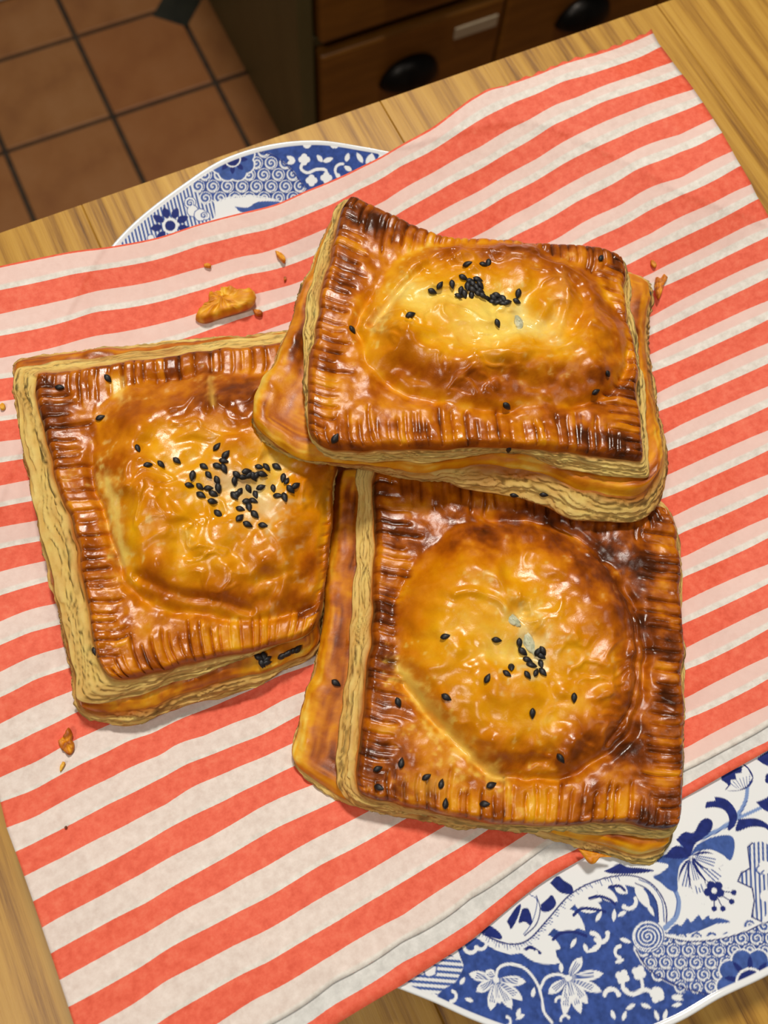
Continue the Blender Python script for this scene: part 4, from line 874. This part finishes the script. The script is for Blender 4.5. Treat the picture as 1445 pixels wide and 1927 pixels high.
pastry('puff_pastry', 'square puff pastry lying tilted on top of the two others, seeds in a tight heap', TOP)

# ------------------------------------------------------------------ crumbs
def paper_at(px, py):
    z = np.array(.012)
    for _ in range(6):
        q = P(np.array(float(px)), np.array(float(py)), z); z = paperZ(q[0], q[1])
    return q
def flake(name, label, outline, thick, b0, b1, seed, lift=0.0, zset=None):
    o_ = np.array(outline, float); c = o_.mean(0); q0 = paper_at(*c) if zset is None else P(np.array(c[0]), np.array(c[1]), np.array(zset)); z0 = float(q0[2])
    p = catmull(np.vstack([o_, o_[:1]]), 65)[:-1]; ring_ = P(p[:, 0], p[:, 1], np.full(len(p), z0+.0004))[:, :2]-q0[:2]
    V = []; C = []; k = len(p); prof = [(1.0, 0.0), (1.03, .25), (1.0, .55), (.93, .85), (.80, 1.0), (.6, 1.02), (.4, .95), (.2, 1.0), (.04, 1.0)]
    for (f, hh) in prof:
        nn = fbm(ring_[:, 0]*f*900+3, ring_[:, 1]*f*900, 3, seed); n2 = fbm(ring_[:, 0]*f*300+9, ring_[:, 1]*f*300, 2, seed+2)
        z = thick*hh*(.55+.9*nn)+lift*(n2-.2)*(1 if hh else 0); V.append(np.c_[ring_*f*(1+.05*(nn-.5))[:, None], z]); C.append(bake(b0+(b1-b0)*np.clip(nn*1.6-.3, 0, 1)))
    V = np.vstack(V); nr = len(prof)
    zmin = -.0002
    me = mesh_data(name, V+np.array([0, 0, zmin]), grid_quads(nr, k, True), ngons=[list(range(k))[::-1], list(range((nr-1)*k, nr*k))])
    add_col(me, np.vstack(C)); add_float(me, np.full(len(V), .35), 'gloss')
    o = obj(name, me, m_pastry, None, (q0[0], q0[1], T+z0+.0005)); tag(o, label, 'crumb')
    return o
def zc(l, x0, y0, k): return [(x0+x/k, y0+y/k) for x, y in l]
flake('pastry_flake', 'large ragged golden pastry flake lying on the striped paper', zc([(160,830),(190,775),(290,690),(280,620),(380,590),(410,555),(500,548),(560,585),(690,572),(725,610),(712,690),(640,740),(420,812),(240,872),(172,862)], 340, 440, 5.16), .0036, .02, .50, 5, .001)
flake('pastry_crumb', 'small golden crumb beside the right end of the large flake', zc([(700,745),(760,745),(795,775),(780,800),(730,795)], 340, 440, 5.16), .0012, .3, .7, 6)
flake('pastry_crumb', 'thin curled golden crumb on a white stripe above the large flake', zc([(920,175),(950,185),(1000,215),(1020,260),(1000,285),(960,250),(935,220)], 340, 440, 5.16), .0014, .2, .5, 7)
flake('pastry_crumb', 'tiny pinkish crumb at a stripe edge above the large flake', zc([(225,300),(265,290),(295,310),(285,330),(235,325)], 340, 440, 5.16), .0008, .25, .5, 8)
flake('pastry_flake', 'amber translucent flake at the stripe edge below the seed-scattered pastry', [(111,1394),(118,1388),(124,1380),(130,1370),(137,1382),(136,1392),(140,1400),(139,1412),(132,1421),(122,1414),(114,1405)], .0016, .25, .8, 9)
flake('pastry_crumb', 'slim pale crumb on the white stripe below the amber flake', [(119,1433),(123,1436),(119,1446),(114,1452),(114,1442)], .0008, .05, .2, 10)
flake('pastry_flake', 'orange feathery flake beside the dark base corner of the topmost pastry', [(1233,524),(1241,526),(1248,518),(1254,526),(1247,540),(1243,555),(1238,564),(1233,552),(1231,538)], .0016, .2, .7, 11)
flake('pastry_crumb', 'small orange crumb on a red stripe near the topmost pastry', [(1224,491),(1229,492),(1235,500),(1231,504),(1225,498)], .0008, .3, .6, 12)
flake('pastry_flake', 'golden flake on the china under the deep brown pastry corner', [(1088,1598),(1110,1602),(1150,1612),(1130,1612),(1118,1625),(1108,1624),(1098,1612)], .0012, .25, .5, 13, 0, .0125)
flake('pastry_crumb', 'pale round crumb on the paper beside the seed-scattered pastry', [(0,764),(5,759),(10,763),(9,770),(3,772)], .0009, .05, .3, 14)
flake('pastry_crumb', 'dark speck of crumb on the red stripe edge near the bag end', [(122,1556),(125,1554),(127,1558),(124,1560)], .0007, .8, 1.0, 15)
flake('pastry_crumb', 'minute crumb speck on a red stripe left of the topmost pastry', [(534,523),(538,522),(539,527),(535,529)], .0007, .4, .7, 16)
